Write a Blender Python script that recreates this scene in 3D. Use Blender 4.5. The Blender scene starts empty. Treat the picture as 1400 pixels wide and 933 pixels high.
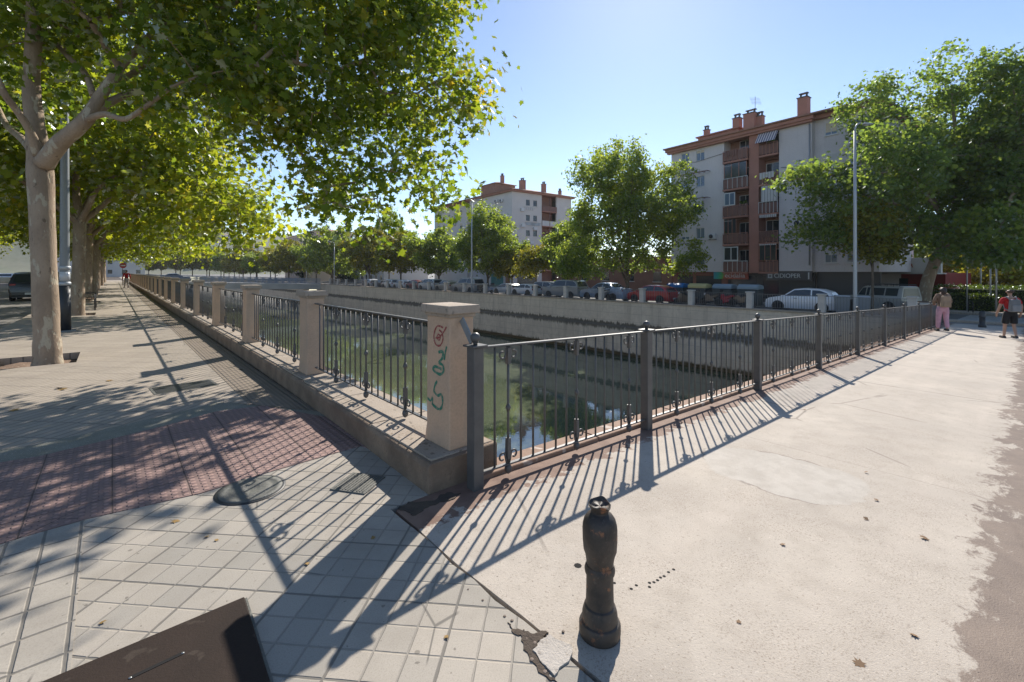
import bpy, bmesh, math, random
import numpy as np
from mathutils import Vector, Matrix

random.seed(7)
rng = np.random.default_rng(11)
PI = math.pi
scene = bpy.context.scene
COL = scene.collection
R = math.radians

# ------------------------------------------------------------------ frame
# world X runs across the canal, world Y runs along it; the camera stands on the near corner
CA, SA = 0.7513, 0.66
FPX = 622.0
CAM_H = 1.5
YAW = math.atan2(SA, CA)
SLOPE = 0.0333
X0 = 1.86

def c2w(xc, yc, z=0.0):
    return Vector((CA*xc + SA*yc, -SA*xc + CA*yc, z))

def gpt(px, py, z=0.0):
    yc = (CAM_H - z)*FPX/(py - 372.0)
    return c2w((px-700)/FPX*yc, yc, z)

def dpt(px, py, yc):
    return c2w((px-700)/FPX*yc, yc, CAM_H - (py-372.0)/FPX*yc)

def along(px, D):
    xp = (px-700)/FPX
    return D*(CA - SA*xp)/(SA + CA*xp)

def zg(X):
    return -SLOPE*(min(max(X, X0), 50.0) - X0)

# ------------------------------------------------------------------ things
def _props(o, label=None, cat=None, group=None, kind=None):
    if label: o['label'] = label
    if cat: o['category'] = cat
    if group: o['group'] = group
    if kind: o['kind'] = kind
    return o

def thing(name, label, cat, loc=(0, 0, 0), rotz=0.0, group=None):
    o = bpy.data.objects.new(name, None)
    o.empty_display_size = 0.2
    COL.objects.link(o)
    o.location = loc
    o.rotation_euler = (0, 0, rotz)
    return _props(o, label, cat, group)

def link(name, me, parent=None, loc=None, rot=None, label=None):
    o = bpy.data.objects.new(name, me)
    COL.objects.link(o)
    if parent: o.parent = parent
    if loc is not None: o.location = loc
    if rot is not None: o.rotation_euler = rot
    if label: o['label'] = label
    return o

def kids(o):
    return [c for c in COL.objects if c.parent == o]

def copy_tree(o, parent=None):
    c = o.copy(); COL.objects.link(c)
    if parent is not None: c.parent = parent
    for ch in list(o.children):
        copy_tree(ch, c)
    return c

class MB:
    """collects faces and links them as one mesh"""
    def __init__(s):
        s.v = []; s.f = []; s.m = []; s.sm = []
    def add(s, vs, fs, mi=0, smooth=False):
        b = len(s.v)
        s.v += [tuple(v) for v in vs]
        for f in fs:
            s.f.append(tuple(b+i for i in f)); s.m.append(mi); s.sm.append(smooth)
        return s
    def box(s, c, d, rz=0.0, mi=0, top=1.0, M=None):
        x, y, z = d[0]/2, d[1]/2, d[2]/2
        vs = []
        for sz, k in ((-1, 1.0), (1, top)):
            for sx, sy in ((-1, -1), (1, -1), (1, 1), (-1, 1)):
                p = Vector((sx*x*k, sy*y*k, sz*z))
                if rz: p = Matrix.Rotation(rz, 3, 'Z') @ p
                if M is not None: p = M @ p
                vs.append((p.x+c[0], p.y+c[1], p.z+c[2]))
        return s.add(vs, [(3, 2, 1, 0), (4, 5, 6, 7), (0, 1, 5, 4), (1, 2, 6, 5), (2, 3, 7, 6), (3, 0, 4, 7)], mi)
    def bx(s, lo, hi, mi=0):
        return s.box([(a+b)/2 for a, b in zip(lo, hi)], [b-a for a, b in zip(lo, hi)], 0, mi)
    def tube(s, pts, rad, n=8, mi=0, cap=True, smooth=True):
        pts = [Vector(p) for p in pts]
        if not hasattr(rad, '__len__'): rad = [rad]*len(pts)
        vs = []; prev = None
        for i, p in enumerate(pts):
            d = (pts[min(i+1, len(pts)-1)] - pts[max(i-1, 0)])
            if d.length < 1e-9: d = Vector((0, 0, 1))
            d.normalize()
            if prev is None:
                a = Vector((1, 0, 0)) if abs(d.x) < 0.8 else Vector((0, 1, 0))
                e1 = d.cross(a).normalized()
            else:
                e1 = (prev - d*prev.dot(d))
                e1 = e1.normalized() if e1.length > 1e-6 else d.orthogonal().normalized()
            prev = e1
            e2 = d.cross(e1)
            for k in range(n):
                t = 2*PI*k/n
                vs.append(p + (e1*math.cos(t) + e2*math.sin(t))*rad[i])
        fs = []
        for i in range(len(pts)-1):
            for k in range(n):
                fs.append((i*n+k, i*n+(k+1) % n, (i+1)*n+(k+1) % n, (i+1)*n+k))
        s.add(vs, fs, mi, smooth)
        if cap:
            b = len(s.v)-len(vs)
            s.f.append(tuple(b+k for k in reversed(range(n)))); s.m.append(mi); s.sm.append(False)
            e = b+(len(pts)-1)*n
            s.f.append(tuple(e+k for k in range(n))); s.m.append(mi); s.sm.append(False)
        return s
    def lathe(s, prof, c=(0, 0, 0), n=16, mi=0, M=None, smooth=True, fn=None):
        vs = []
        for r, z in prof:
            for k in range(n):
                t = 2*PI*k/n
                p = Vector((r*math.cos(t), r*math.sin(t), z))
                if fn: p = Vector(fn(p, t))
                if M is not None: p = M @ p
                vs.append((p.x+c[0], p.y+c[1], p.z+c[2]))
        fs = []
        for i in range(len(prof)-1):
            for k in range(n):
                fs.append((i*n+k, i*n+(k+1) % n, (i+1)*n+(k+1) % n, (i+1)*n+k))
        s.add(vs, fs, mi, smooth)
        b = len(s.v)-len(vs)
        if prof[0][0] > 1e-5:
            s.f.append(tuple(b+k for k in reversed(range(n)))); s.m.append(mi); s.sm.append(False)
        if prof[-1][0] > 1e-5:
            e = b+(len(prof)-1)*n
            s.f.append(tuple(e+k for k in range(n))); s.m.append(mi); s.sm.append(False)
        return s
    def ball(s, c, r, n=10, mi=0, sq=1.0):
        m = max(5, n//2+1)
        prof = [(max(1e-6, r*math.sin(PI*i/m)), -r*sq*math.cos(PI*i/m)) for i in range(m+1)]
        return s.lathe(prof, c, n, mi)
    def prism(s, poly, lo, hi, axis='z', mi=0):
        """poly in the two other axes (x,y)->z, (x,z)->y, (y,z)->x"""
        n = len(poly)
        def put(a, b, h):
            return {'z': (a, b, h), 'y': (a, h, b), 'x': (h, a, b)}[axis]
        vs = [put(a, b, lo) for a, b in poly] + [put(a, b, hi) for a, b in poly]
        fs = [tuple(reversed(range(n))), tuple(range(n, 2*n))]
        for i in range(n):
            j = (i+1) % n
            fs.append((i, j, n+j, n+i))
        return s.add(vs, fs, mi)
    def mesh(s, name, mats, bevel=0.0, seg=1, recalc=True, angle=40, sharp=None):
        me = bpy.data.meshes.new(name)
        me.from_pydata(s.v, [], s.f)
        mats = mats if isinstance(mats, (list, tuple)) else [mats]
        for m in mats: me.materials.append(m)
        me.polygons.foreach_set('material_index', s.m)
        me.polygons.foreach_set('use_smooth', s.sm)
        if bevel or recalc:
            bm = bmesh.new(); bm.from_mesh(me)
            if recalc: bmesh.ops.recalc_face_normals(bm, faces=bm.faces)
            if bevel:
                es = [e for e in bm.edges if len(e.link_faces) == 2 and e.calc_face_angle(0) > R(35)]
                bmesh.ops.bevel(bm, geom=es, offset=bevel, segments=seg, affect='EDGES', profile=0.6)
            bm.to_mesh(me); bm.free()
        me.update()
        if sharp: me.set_sharp_from_angle(angle=R(sharp))
        return me
    def build(s, name, mats, parent=None, bevel=0.0, seg=1, loc=None, rot=None, label=None):
        return link(name, s.mesh(name, mats, bevel, seg), parent, loc, rot, label)

def struct(name, mb, m, label=None, bevel=0.0):
    o = mb.build(name, m, None, bevel)
    o['kind'] = 'structure'
    return o

def polysheet(name, pts, m, step=None):
    me = bpy.data.meshes.new(name)
    me.from_pydata([tuple(p) for p in pts], [], [tuple(range(len(pts)))])
    me.materials.append(m)
    if me.polygons[0].normal.z < 0:
        me.flip_normals()
    o = link(name, me); o['kind'] = 'structure'
    return o

# ------------------------------------------------------------------ materials
class NT:
    def __init__(s, name):
        s.m = bpy.data.materials.new(name); s.m.use_nodes = True
        s.t = s.m.node_tree; s.t.nodes.clear()
        s.out = s.t.nodes.new('ShaderNodeOutputMaterial')
        s._pos = None
    def n(s, typ, ins=None, **props):
        nd = s.t.nodes.new('ShaderNode'+typ)
        for k, v in props.items(): setattr(nd, k, v)
        for k, v in (ins or {}).items():
            sock = nd.inputs[k]
            if isinstance(v, bpy.types.NodeSocket): s.t.links.new(v, sock)
            else: sock.default_value = v
        return nd
    def pos(s):
        if s._pos is None: s._pos = s.n('TexCoord').outputs['Object']
        return s._pos
    def world(s):
        return s.n('NewGeometry').outputs['Position']
    def noise(s, scale, detail=4, rough=0.55, vec=None, dist=0.0):
        return s.n('TexNoise', {'Vector': vec or s.pos(), 'Scale': scale, 'Detail': detail, 'Roughness': rough, 'Distortion': dist}).outputs[0]
    def vor(s, scale, vec=None, feature='F1', out='Distance'):
        return s.n('TexVoronoi', {'Vector': vec or s.pos(), 'Scale': scale}, feature=feature).outputs[out]
    def math(s, op, a, b=0.0, c=0.0, clamp=False):
        nd = s.n('Math', {0: a, 1: b, 2: c}, operation=op, use_clamp=clamp)
        return nd.outputs[0]
    def ramp(s, fac, stops, interp='LINEAR'):
        nd = s.n('ValToRGB', {'Fac': fac})
        cr = nd.color_ramp; cr.interpolation = interp
        while len(cr.elements) < len(stops): cr.elements.new(0.5)
        for e, (p, c) in zip(cr.elements, stops):
            e.position = p
            e.color = (c, c, c, 1) if not hasattr(c, '__len__') else (*c[:3], 1)
        return nd.outputs[0]
    def step(s, v, lo, hi):
        return s.n('MapRange', {'Value': v, 'From Min': lo, 'From Max': hi, 'To Min': 0.0, 'To Max': 1.0}, interpolation_type='SMOOTHSTEP').outputs[0]
    def mix(s, fac, a, b, blend='MIX'):
        nd = s.n('Mix', {}, data_type='RGBA', blend_type=blend)
        for i, v in ((0, fac), (6, a), (7, b)):
            sock = nd.inputs[i]
            if isinstance(v, bpy.types.NodeSocket): s.t.links.new(v, sock)
            elif hasattr(v, '__len__'): sock.default_value = (*v[:3], 1)
            else: sock.default_value = v if i == 0 else (v, v, v, 1)
        return nd.outputs[2]
    def mapping(s, vec=None, loc=(0, 0, 0), rot=(0, 0, 0), sc=(1, 1, 1)):
        return s.n('Mapping', {'Vector': vec or s.pos(), 'Location': loc, 'Rotation': rot, 'Scale': sc}).outputs[0]
    def xyz(s, vec=None):
        o = s.n('SeparateXYZ', {0: vec or s.pos()}).outputs
        return o[0], o[1], o[2]
    def comb(s, x, y, z=0.0):
        return s.n('CombineXYZ', {0: x, 1: y, 2: z}).outputs[0]
    def bump(s, h, strength=0.3, dist=0.01, normal=None):
        ins = {'Height': h, 'Strength': strength, 'Distance': dist}
        if normal: ins['Normal'] = normal
        return s.n('Bump', ins).outputs[0]
    def cell(s, x, size):
        """distance to the nearest joint (m) and cell number along one coordinate"""
        q = s.math('DIVIDE', x, size)
        f = s.math('FRACT', q)
        d = s.math('MULTIPLY', s.math('MINIMUM', f, s.math('SUBTRACT', 1.0, f)), size)
        return d, s.math('FLOOR', q)
    def rand(s, a, b):
        return s.n('TexWhiteNoise', {'Vector': s.comb(a, b, 0.0)}, noise_dimensions='3D').outputs[0]
    def done(s, col, rough=0.8, normal=None, metal=0.0, **extra):
        ins = {'Base Color': col if isinstance(col, bpy.types.NodeSocket) else (*col[:3], 1), 'Roughness': rough, 'Metallic': metal}
        if normal: ins['Normal'] = normal
        for k, v in extra.items(): ins[k.replace('_', ' ')] = v
        p = s.n('BsdfPrincipled', ins)
        s.t.links.new(p.outputs[0], s.out.inputs[0])
        return s.m

def surf(name, c1, c2, scale=3.0, rough=0.8, bump=0.25, bscale=60.0, metal=0.0, speck=None, streak=None, **ex):
    t = NT(name)
    a = t.noise(scale, 6, 0.6)
    col = t.mix(t.step(a, 0.3, 0.7), c1, c2)
    f = t.noise(bscale, 4, 0.6)
    col = t.mix(t.math('MULTIPLY', t.step(f, 0.35, 0.75), 0.35), col, tuple(0.6*x for x in c1))
    if speck:
        v = t.step(t.noise(speck[1], 2, 0.5), 0.62, 0.68)
        col = t.mix(v, col, speck[0])
    if streak:
        x, y, z = t.xyz()
        sv = t.comb(t.math('MULTIPLY', x, 6.0), t.math('MULTIPLY', y, 6.0), t.math('MULTIPLY', z, 0.5))
        col = t.mix(t.math('MULTIPLY', t.step(t.noise(1.0, 5, 0.65, sv), 0.5, 0.75), streak[1]), col, streak[0])
    nm = t.bump(t.math('ADD', f, t.math('MULTIPLY', a, 0.5)), bump, 0.01) if bump else None
    return t.done(col, rough, nm, metal, **ex)

def plain(name, c, rough=0.5, metal=0.0, **ex):
    t = NT(name)
    a = t.noise(9.0, 4, 0.6)
    col = t.mix(t.math('MULTIPLY', a, 0.5), c, tuple(0.72*x for x in c))
    return t.done(col, t.math('ADD', rough-0.08, t.math('MULTIPLY', a, 0.16)), None, metal, **ex)

def pavers(name, cols, size, rot, big=3, groove=0.006, off=(0, 0), bumps=None, joint=(0.12, 0.11, 0.095), spread=0.5, grv_y=True, bdepth=0.004):
    t = NT(name)
    vec = t.mapping(t.pos(), (off[0], off[1], 0), (0, 0, rot))
    x, y, _ = t.xyz(vec)
    dx, ix = t.cell(x, size[0]); dy, iy = t.cell(y, size[1])
    Dx, Ix = t.cell(x, size[0]*big); Dy, Iy = t.cell(y, size[1]*big)
    wob = t.math('MULTIPLY', t.math('SUBTRACT', t.noise(14.0, 3), 0.5), 0.006)
    dmin = t.math('ADD', t.math('MINIMUM', dx, dy), wob)
    Dmin = t.math('ADD', t.math('MINIMUM', Dx, Dy), wob)
    g = t.math('SUBTRACT', 1.0, t.step(dmin, groove*0.35, groove))
    G = t.math('SUBTRACT', 1.0, t.step(Dmin, groove*0.6, groove*1.35))
    r = t.rand(Ix, Iy); r2 = t.rand(ix, iy)
    rr = t.math('ADD', t.math('MULTIPLY', r, 0.5), t.math('MULTIPLY', r2, 0.5))
    col = t.mix(t.math('ADD', t.math('MULTIPLY', rr, spread), (1-spread)/2), cols[0], cols[1])
    st = t.noise(1.3, 6, 0.65)
    col = t.mix(t.math('MULTIPLY', t.step(st, 0.42, 0.72), 0.55), col, cols[2])
    fine = t.noise(170.0, 3, 0.7)
    col = t.mix(t.math('MULTIPLY', t.step(fine, 0.4, 0.8), 0.4), col, tuple(0.55*c for c in cols[2]))
    spots = t.step(t.noise(28.0, 2), 0.70, 0.74)
    col = t.mix(t.math('MULTIPLY', spots, 0.6), col, tuple(0.4*c for c in cols[2]))
    h = t.math('MULTIPLY', fine, 0.12)
    if bumps:
        bx, _ = t.cell(x, bumps); by, _ = t.cell(y, bumps)
        q = t.math('SQRT', t.math('ADD', t.math('POWER', t.math('SUBTRACT', bumps/2, bx), 2.0), t.math('POWER', t.math('SUBTRACT', bumps/2, by), 2.0)))
        dome = t.math('SUBTRACT', 1.0, t.step(q, bumps*0.22, bumps*0.36))
        h = t.math('ADD', h, dome)
        col = t.mix(t.math('MULTIPLY', t.math('SUBTRACT', 1.0, dome), 0.5), col, tuple(0.5*c for c in cols[2]))  # shading in the gaps between domes, painted into the colour
        g = t.math('MULTIPLY', g, 0.0)
    ck = t.math('SUBTRACT', 1.0, t.step(t.vor(1.1, t.mapping(t.pos(), (.7, .2, 0), (0, 0, .5)), 'DISTANCE_TO_EDGE'), 0.0015, 0.006))
    ck = t.math('MULTIPLY', ck, t.step(t.noise(1.2, 3, 0.5, t.mapping(t.pos(), (5, 2, 0))), 0.56, 0.6))
    col = t.mix(t.math('MULTIPLY', ck, 0.8), col, joint)
    gum = t.math('SUBTRACT', 1.0, t.step(t.vor(5.5, t.mapping(t.pos(), (2, 9, 0))), 0.05, 0.075))
    col = t.mix(t.math('MULTIPLY', gum, t.math('MULTIPLY', t.step(t.noise(3.0, 2), 0.5, 0.55), 0.6)), col, tuple(0.5*c for c in cols[2]))
    grime = t.step(t.noise(0.8, 7, 0.7, t.mapping(t.pos(), (1, 6, 0))), 0.5, 0.75)
    col = t.mix(t.math('MULTIPLY', grime, 0.4), col, tuple(0.75*c for c in cols[2]))
    jn = t.noise(5.0, 3)
    jcol = t.mix(jn, joint, tuple(1.9*c for c in joint))
    col = t.mix(t.math('MULTIPLY', g, 0.42), col, jcol)
    col = t.mix(t.math('MULTIPLY', G, 0.66), col, joint)
    h = t.math('SUBTRACT', h, t.math('MULTIPLY', t.math('MAXIMUM', g, G), 1.0))
    h = t.math('ADD', h, t.math('MULTIPLY', r, 0.35))
    return t.done(col, 0.82, t.bump(h, 0.8, bdepth))

M = {}
M['tile'] = pavers('grey_paver', [(0.47, 0.415, 0.345), (0.30, 0.28, 0.245), (0.24, 0.21, 0.17)], (0.137, 0.137), R(46.8), 3, off=(0.03, 0.05), spread=1.0)
M['tile2'] = pavers('border_paver', [(0.45, 0.405, 0.34), (0.33, 0.30, 0.255), (0.25, 0.22, 0.185)], (0.15, 0.21), 0.0, 1, off=(0.137, 0.03), groove=0.007)
M['walk'] = pavers('walkway_paver', [(0.43, 0.365, 0.295), (0.35, 0.30, 0.24), (0.28, 0.235, 0.19)], (0.10, 0.40), R(46.8+1.0), 1, groove=0.007)
M['tactile'] = pavers('red_tactile_paver', [(0.43, 0.28, 0.25), (0.34, 0.215, 0.19), (0.27, 0.185, 0.16)], (0.4, 0.4), R(0.0), 1, bumps=0.057, spread=0.8, joint=(0.05, 0.035, 0.03), bdepth=0.02, groove=0.004)
M['strip'] = pavers('pebble_paver', [(0.36, 0.29, 0.22), (0.29, 0.235, 0.18), (0.22, 0.18, 0.14)], (0.2, 0.2), 0.0, 2, bumps=0.05, groove=0.005, bdepth=0.012)
M['aggregate'] = surf('exposed_aggregate', (0.27, 0.26, 0.21), (0.20, 0.195, 0.155), 4, 0.9, 0.8, 120, speck=((0.42, 0.40, 0.34), 90))

def deck_mat():
    t = NT('deck_concrete')
    x, y, z = t.xyz()
    a = t.noise(0.8, 6, 0.6); b = t.noise(6.0, 5, 0.6); f = t.noise(130.0, 3, 0.7); sp = t.noise(60.0, 2, 0.6)
    col = t.mix(t.step(a, 0.3, 0.7), (0.495, 0.435, 0.365), (0.405, 0.355, 0.30))
    col = t.mix(t.math('MULTIPLY', t.step(b, 0.4, 0.75), 0.55), col, (0.355, 0.305, 0.25))
    # long worn lanes along the bridge
    lane = t.noise(1.0, 4, 0.5, t.comb(t.math('MULTIPLY', x, 0.12), t.math('MULTIPLY', y, 2.2)))
    col = t.mix(t.math('MULTIPLY', t.step(lane, 0.45, 0.7), 0.35), col, (0.55, 0.475, 0.40))
    # exposed grit
    grit = t.math('MULTIPLY', t.step(f, 0.52, 0.66), t.step(t.noise(1.7, 4), 0.42, 0.62))
    col = t.mix(t.math('MULTIPLY', grit, 0.75), col, (0.22, 0.17, 0.13))
    col = t.mix(t.math('MULTIPLY', t.step(sp, 0.66, 0.72), 0.55), col, (0.62, 0.55, 0.47))
    sp2 = t.step(t.noise(85.0, 2, 0.6, t.mapping(t.pos(), (2, 5, 0))), 0.6, 0.68)
    col = t.mix(t.math('MULTIPLY', sp2, 0.5), col, (0.21, 0.165, 0.125))
    # hairline cracks and old joints
    ck = t.math('SUBTRACT', 1.0, t.step(t.vor(0.42, t.mapping(t.pos(), (1.3, .4, 0), (0, 0, .3)), 'DISTANCE_TO_EDGE'), 0.002, 0.007))
    ck = t.math('MULTIPLY', ck, t.step(t.noise(0.9, 3), 0.46, 0.56))
    col = t.mix(t.math('MULTIPLY', ck, 0.6), col, (0.17, 0.14, 0.115))
    jx, _ = t.cell(x, 4.6)
    jt = t.math('SUBTRACT', 1.0, t.step(t.math('ADD', jx, t.math('MULTIPLY', t.noise(20.0, 3), 0.008)), 0.006, 0.013))
    col = t.mix(t.math('MULTIPLY', jt, 0.45), col, (0.22, 0.18, 0.15))
    oil = t.step(t.noise(0.55, 5, 0.7, t.mapping(t.pos(), (7, 3, 0))), 0.56, 0.74)
    col = t.mix(t.math('MULTIPLY', oil, 0.45), col, (0.30, 0.26, 0.22))
    # small dark pores
    pore = t.math('SUBTRACT', 1.0, t.step(t.vor(17.0), 0.03, 0.07))
    col = t.mix(t.math('MULTIPLY', pore, t.step(t.noise(2.3), 0.55, 0.6)), col, (0.12, 0.10, 0.08))
    # pale patch repair with a ragged rim
    ddx = t.math('DIVIDE', t.math('SUBTRACT', x, 3.93), 0.47); ddy = t.math('DIVIDE', t.math('SUBTRACT', y, 1.30), 0.58)
    rr_ = t.math('SQRT', t.math('ADD', t.math('POWER', t.math('ABSOLUTE', ddx), 2.0), t.math('POWER', t.math('ABSOLUTE', ddy), 2.0)))
    rr_ = t.math('ADD', rr_, t.math('ADD', t.math('MULTIPLY', t.math('SUBTRACT', t.noise(2.6, 3), 0.5), 0.7), t.math('MULTIPLY', t.math('SUBTRACT', t.noise(16.0, 4), 0.5), 0.16)))
    pm_ = t.math('SUBTRACT', 1.0, t.step(rr_, 0.92, 1.0))
    col = t.mix(t.math('MULTIPLY', pm_, 0.6), col, t.mix(t.step(t.noise(7.0, 5), 0.35, 0.65), (0.50, 0.465, 0.415), (0.40, 0.365, 0.32)))
    rim = t.math('MULTIPLY', t.math('MULTIPLY', t.step(rr_, 0.93, 0.96), t.math('SUBTRACT', 1.0, t.step(rr_, 0.97, 1.0))), t.step(t.noise(2.1, 3, 0.5, t.mapping(t.pos(), (4, 1, 0))), 0.48, 0.56))
    col = t.mix(t.math('MULTIPLY', rim, 0.6), col, (0.17, 0.14, 0.115))
    # rust-brown band under the railing
    nb = t.noise(9.0, 5, 0.65)
    edge = t.math('ADD', y, t.math('MULTIPLY', t.math('SUBTRACT', nb, 0.5), 0.55))
    band = t.step(edge, 2.31, 2.36)
    col = t.mix(t.math('MULTIPLY', band, 0.92), col, t.mix(t.step(t.noise(5.0, 5), 0.35, 0.65), (0.15, 0.08, 0.055), (0.23, 0.14, 0.10)))
    # ragged darker brown band along the far side of the footway
    nd = t.noise(1.0, 7, 0.72, t.comb(t.math('MULTIPLY', x, 4.2), t.math('MULTIPLY', y, 6.5)), 0.4)
    nl = t.noise(1.1, 2)
    dy_ = t.math('ADD', t.math('ADD', y, t.math('MULTIPLY', t.math('SUBTRACT', nd, 0.5), 0.9)), t.math('MULTIPLY', t.math('SUBTRACT', nl, 0.5), 0.35))
    brown_band = t.math('SUBTRACT', 1.0, t.step(dy_, 0.13, 0.22))
    col = t.mix(t.math('MULTIPLY', brown_band, 0.9), col, t.mix(t.step(t.noise(3.0, 6, 0.7), 0.3, 0.7), (0.115, 0.075, 0.055), (0.19, 0.135, 0.10)))
    h = t.math('ADD', t.math('MULTIPLY', f, 0.6), t.math('MULTIPLY', b, 0.5))
    h = t.math('SUBTRACT', h, t.math('MULTIPLY', pore, 0.8))
    return t.done(col, t.math('SUBTRACT', 0.85, t.math('MULTIPLY', brown_band, 0.15)), t.bump(h, 0.6, 0.008))
M['deck'] = deck_mat()
M['patch'] = surf('patch_concrete', (0.50, 0.455, 0.405), (0.42, 0.38, 0.335), 5, 0.85, 0.5, 110, speck=((0.33, 0.29, 0.25), 40))
M['dirt'] = surf('dirt', (0.10, 0.075, 0.055), (0.06, 0.045, 0.035), 6, 0.95, 0.8, 60)
M['soil'] = surf('pit_soil', (0.26, 0.17, 0.115), (0.16, 0.105, 0.07), 5, 0.95, 0.9, 45, speck=((0.33, 0.26, 0.2), 30))
M['ground'] = surf('open_ground', (0.30, 0.26, 0.20), (0.22, 0.20, 0.15), 0.2, 0.95, 0.3, 9)
M['asphalt'] = surf('asphalt', (0.115, 0.113, 0.11), (0.09, 0.088, 0.086), 0.7, 0.85, 0.35, 90)
M['roadgrey'] = surf('worn_asphalt', (0.24, 0.225, 0.205), (0.18, 0.17, 0.155), 0.5, 0.85, 0.35, 70)
M['paint_w'] = surf('road_paint', (0.70, 0.70, 0.68), (0.55, 0.55, 0.53), 2, 0.7, 0.2, 80)
M['kerb'] = surf('kerb_stone', (0.30, 0.225, 0.16), (0.17, 0.12, 0.085), 3.5, 0.9, 0.9, 50, speck=((0.20, 0.145, 0.10), 45))
M['kerbtop'] = surf('kerb_cement', (0.42, 0.35, 0.28), (0.33, 0.27, 0.21), 2.5, 0.88, 0.5, 70, speck=((0.2, 0.16, 0.12), 26))
M['pillar'] = surf('pillar_render', (0.62, 0.425, 0.285), (0.52, 0.37, 0.26), 3.2, 0.85, 0.3, 55, streak=((0.40, 0.32, 0.25), 0.6))
M['pcap'] = surf('pillar_cap_stone', (0.44, 0.36, 0.285), (0.36, 0.29, 0.225), 4, 0.85, 0.4, 60, speck=((0.24, 0.2, 0.16), 24))
M['white_pillar'] = surf('pale_pillar', (0.60, 0.55, 0.50), (0.50, 0.46, 0.42), 2, 0.85, 0.2, 40)

def wall_mat():
    t = NT('canal_concrete')
    x, y, z = t.xyz()
    a = t.noise(0.5, 6, 0.65); b = t.noise(3.0, 6, 0.7)
    col = t.mix(t.step(a, 0.3, 0.7), (0.68, 0.59, 0.475), (0.56, 0.48, 0.385))
    col = t.mix(t.math('MULTIPLY', t.step(b, 0.4, 0.7), 0.5), col, (0.46, 0.39, 0.31))
    drip = t.noise(1.0, 6, 0.7, t.comb(t.math('MULTIPLY', x, 2.6), t.math('MULTIPLY', y, 2.6), t.math('MULTIPLY', z, 0.25)))
    col = t.mix(t.math('MULTIPLY', t.step(drip, 0.5, 0.68), 0.45), col, (0.30, 0.25, 0.195))
    # dark algae ledge half way down, ragged below
    wob = t.math('MULTIPLY', t.math('SUBTRACT', t.noise(1.0, 6, 0.75, t.comb(t.math('MULTIPLY', x, 3.0), t.math('MULTIPLY', y, 3.0), t.math('MULTIPLY', z, 0.8))), 0.5), 1.1)
    zz = t.math('ADD', z, wob)
    led = t.math('MULTIPLY', t.step(zz, -3.28, -3.0), t.math('SUBTRACT', 1.0, t.step(zz, -2.72, -2.55)))
    col = t.mix(t.math('MULTIPLY', led, 0.85), col, (0.05, 0.045, 0.032))
    low = t.math('SUBTRACT', 1.0, t.step(zz, -5.05, -4.8))
    col = t.mix(t.math('MULTIPLY', low, 0.8), col, (0.05, 0.052, 0.035))
    # board lines
    dz, iz = t.cell(z, 0.62)
    ln = t.math('SUBTRACT', 1.0, t.step(dz, 0.006, 0.02))
    col = t.mix(t.math('MULTIPLY', ln, 0.35), col, (0.13, 0.115, 0.09))
    dy, _ = t.cell(y, 4.0)
    lv = t.math('SUBTRACT', 1.0, t.step(dy, 0.006, 0.02))
    col = t.mix(t.math('MULTIPLY', lv, 0.35), col, (0.13, 0.115, 0.09))
    return t.done(col, 0.9, t.bump(t.noise(25.0, 5), 0.5, 0.02))
M['canal'] = wall_mat()

def water_mat():
    t = NT('canal_water')
    a = t.noise(0.35, 4, 0.5)
    col = t.mix(t.step(a, 0.35, 0.7), (0.115, 0.135, 0.082), (0.09, 0.112, 0.07))
    v = t.mapping(t.pos(), sc=(1.0, 0.8, 1.0))
    h = t.math('ADD', t.noise(2.2, 3, 0.5, v), t.math('MULTIPLY', t.noise(9.0, 2, 0.5, v), 0.25))
    p = t.n('BsdfPrincipled', {'Base Color': col, 'Roughness': 0.03, 'IOR': 1.6, 'Specular IOR Level': 1.0, 'Normal': t.bump(h, 0.07, 0.03)})
    t.t.links.new(p.outputs[0], t.out.inputs[0])
    return t.m
M['water'] = water_mat()

def iron_mat():
    t = NT('iron_paint')
    a = t.noise(7.0, 5, 0.6); f = t.noise(70.0, 3, 0.6)
    col = t.mix(t.step(a, 0.35, 0.7), (0.105, 0.10, 0.095), (0.075, 0.074, 0.073))
    col = t.mix(t.math('MULTIPLY', t.step(t.noise(22.0, 4, 0.7), 0.66, 0.74), 0.7), col, (0.13, 0.075, 0.05))
    return t.done(col, t.math('ADD', 0.34, t.math('MULTIPLY', f, 0.25)), t.bump(f, 0.15, 0.004))
M['iron'] = iron_mat()
M['iron_far'] = plain('far_iron_paint', (0.13, 0.135, 0.14), 0.45)
M['iron_blue'] = plain('bridge_mesh_paint', (0.20, 0.24, 0.30), 0.5)

def cast_mat():
    t = NT('cast_iron_bollard')
    a = t.noise(11.0, 5, 0.65); f = t.noise(90.0, 3, 0.6)
    col = t.mix(t.step(a, 0.35, 0.7), (0.062, 0.048, 0.038), (0.026, 0.023, 0.021))
    rust = t.step(t.noise(13.0, 5, 0.65, t.mapping(t.pos(), (3.1, 0, 0))), 0.57, 0.66)
    col = t.mix(t.math('MULTIPLY', rust, 0.85), col, (0.26, 0.11, 0.05))
    dust = t.step(t.noise(40.0, 4, 0.7), 0.6, 0.78)
    col = t.mix(t.math('MULTIPLY', dust, 0.35), col, (0.26, 0.23, 0.19))
    return t.done(col, t.math('ADD', 0.42, t.math('MULTIPLY', a, 0.3)), t.bump(f, 0.3, 0.004))
M['cast'] = cast_mat()
M['lid'] = surf('utility_lid', (0.040, 0.027, 0.021), (0.028, 0.020, 0.016), 3, 0.8, 0.2, 120, speck=((0.055, 0.041, 0.032), 12), Specular_IOR_Level=0.2)
M['manhole'] = surf('manhole_iron', (0.11, 0.11, 0.10), (0.15, 0.15, 0.13), 7, 0.6, 0.6, 60)
M['galv'] = plain('galvanised_pole', (0.42, 0.44, 0.46), 0.45, 0.35)
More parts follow.
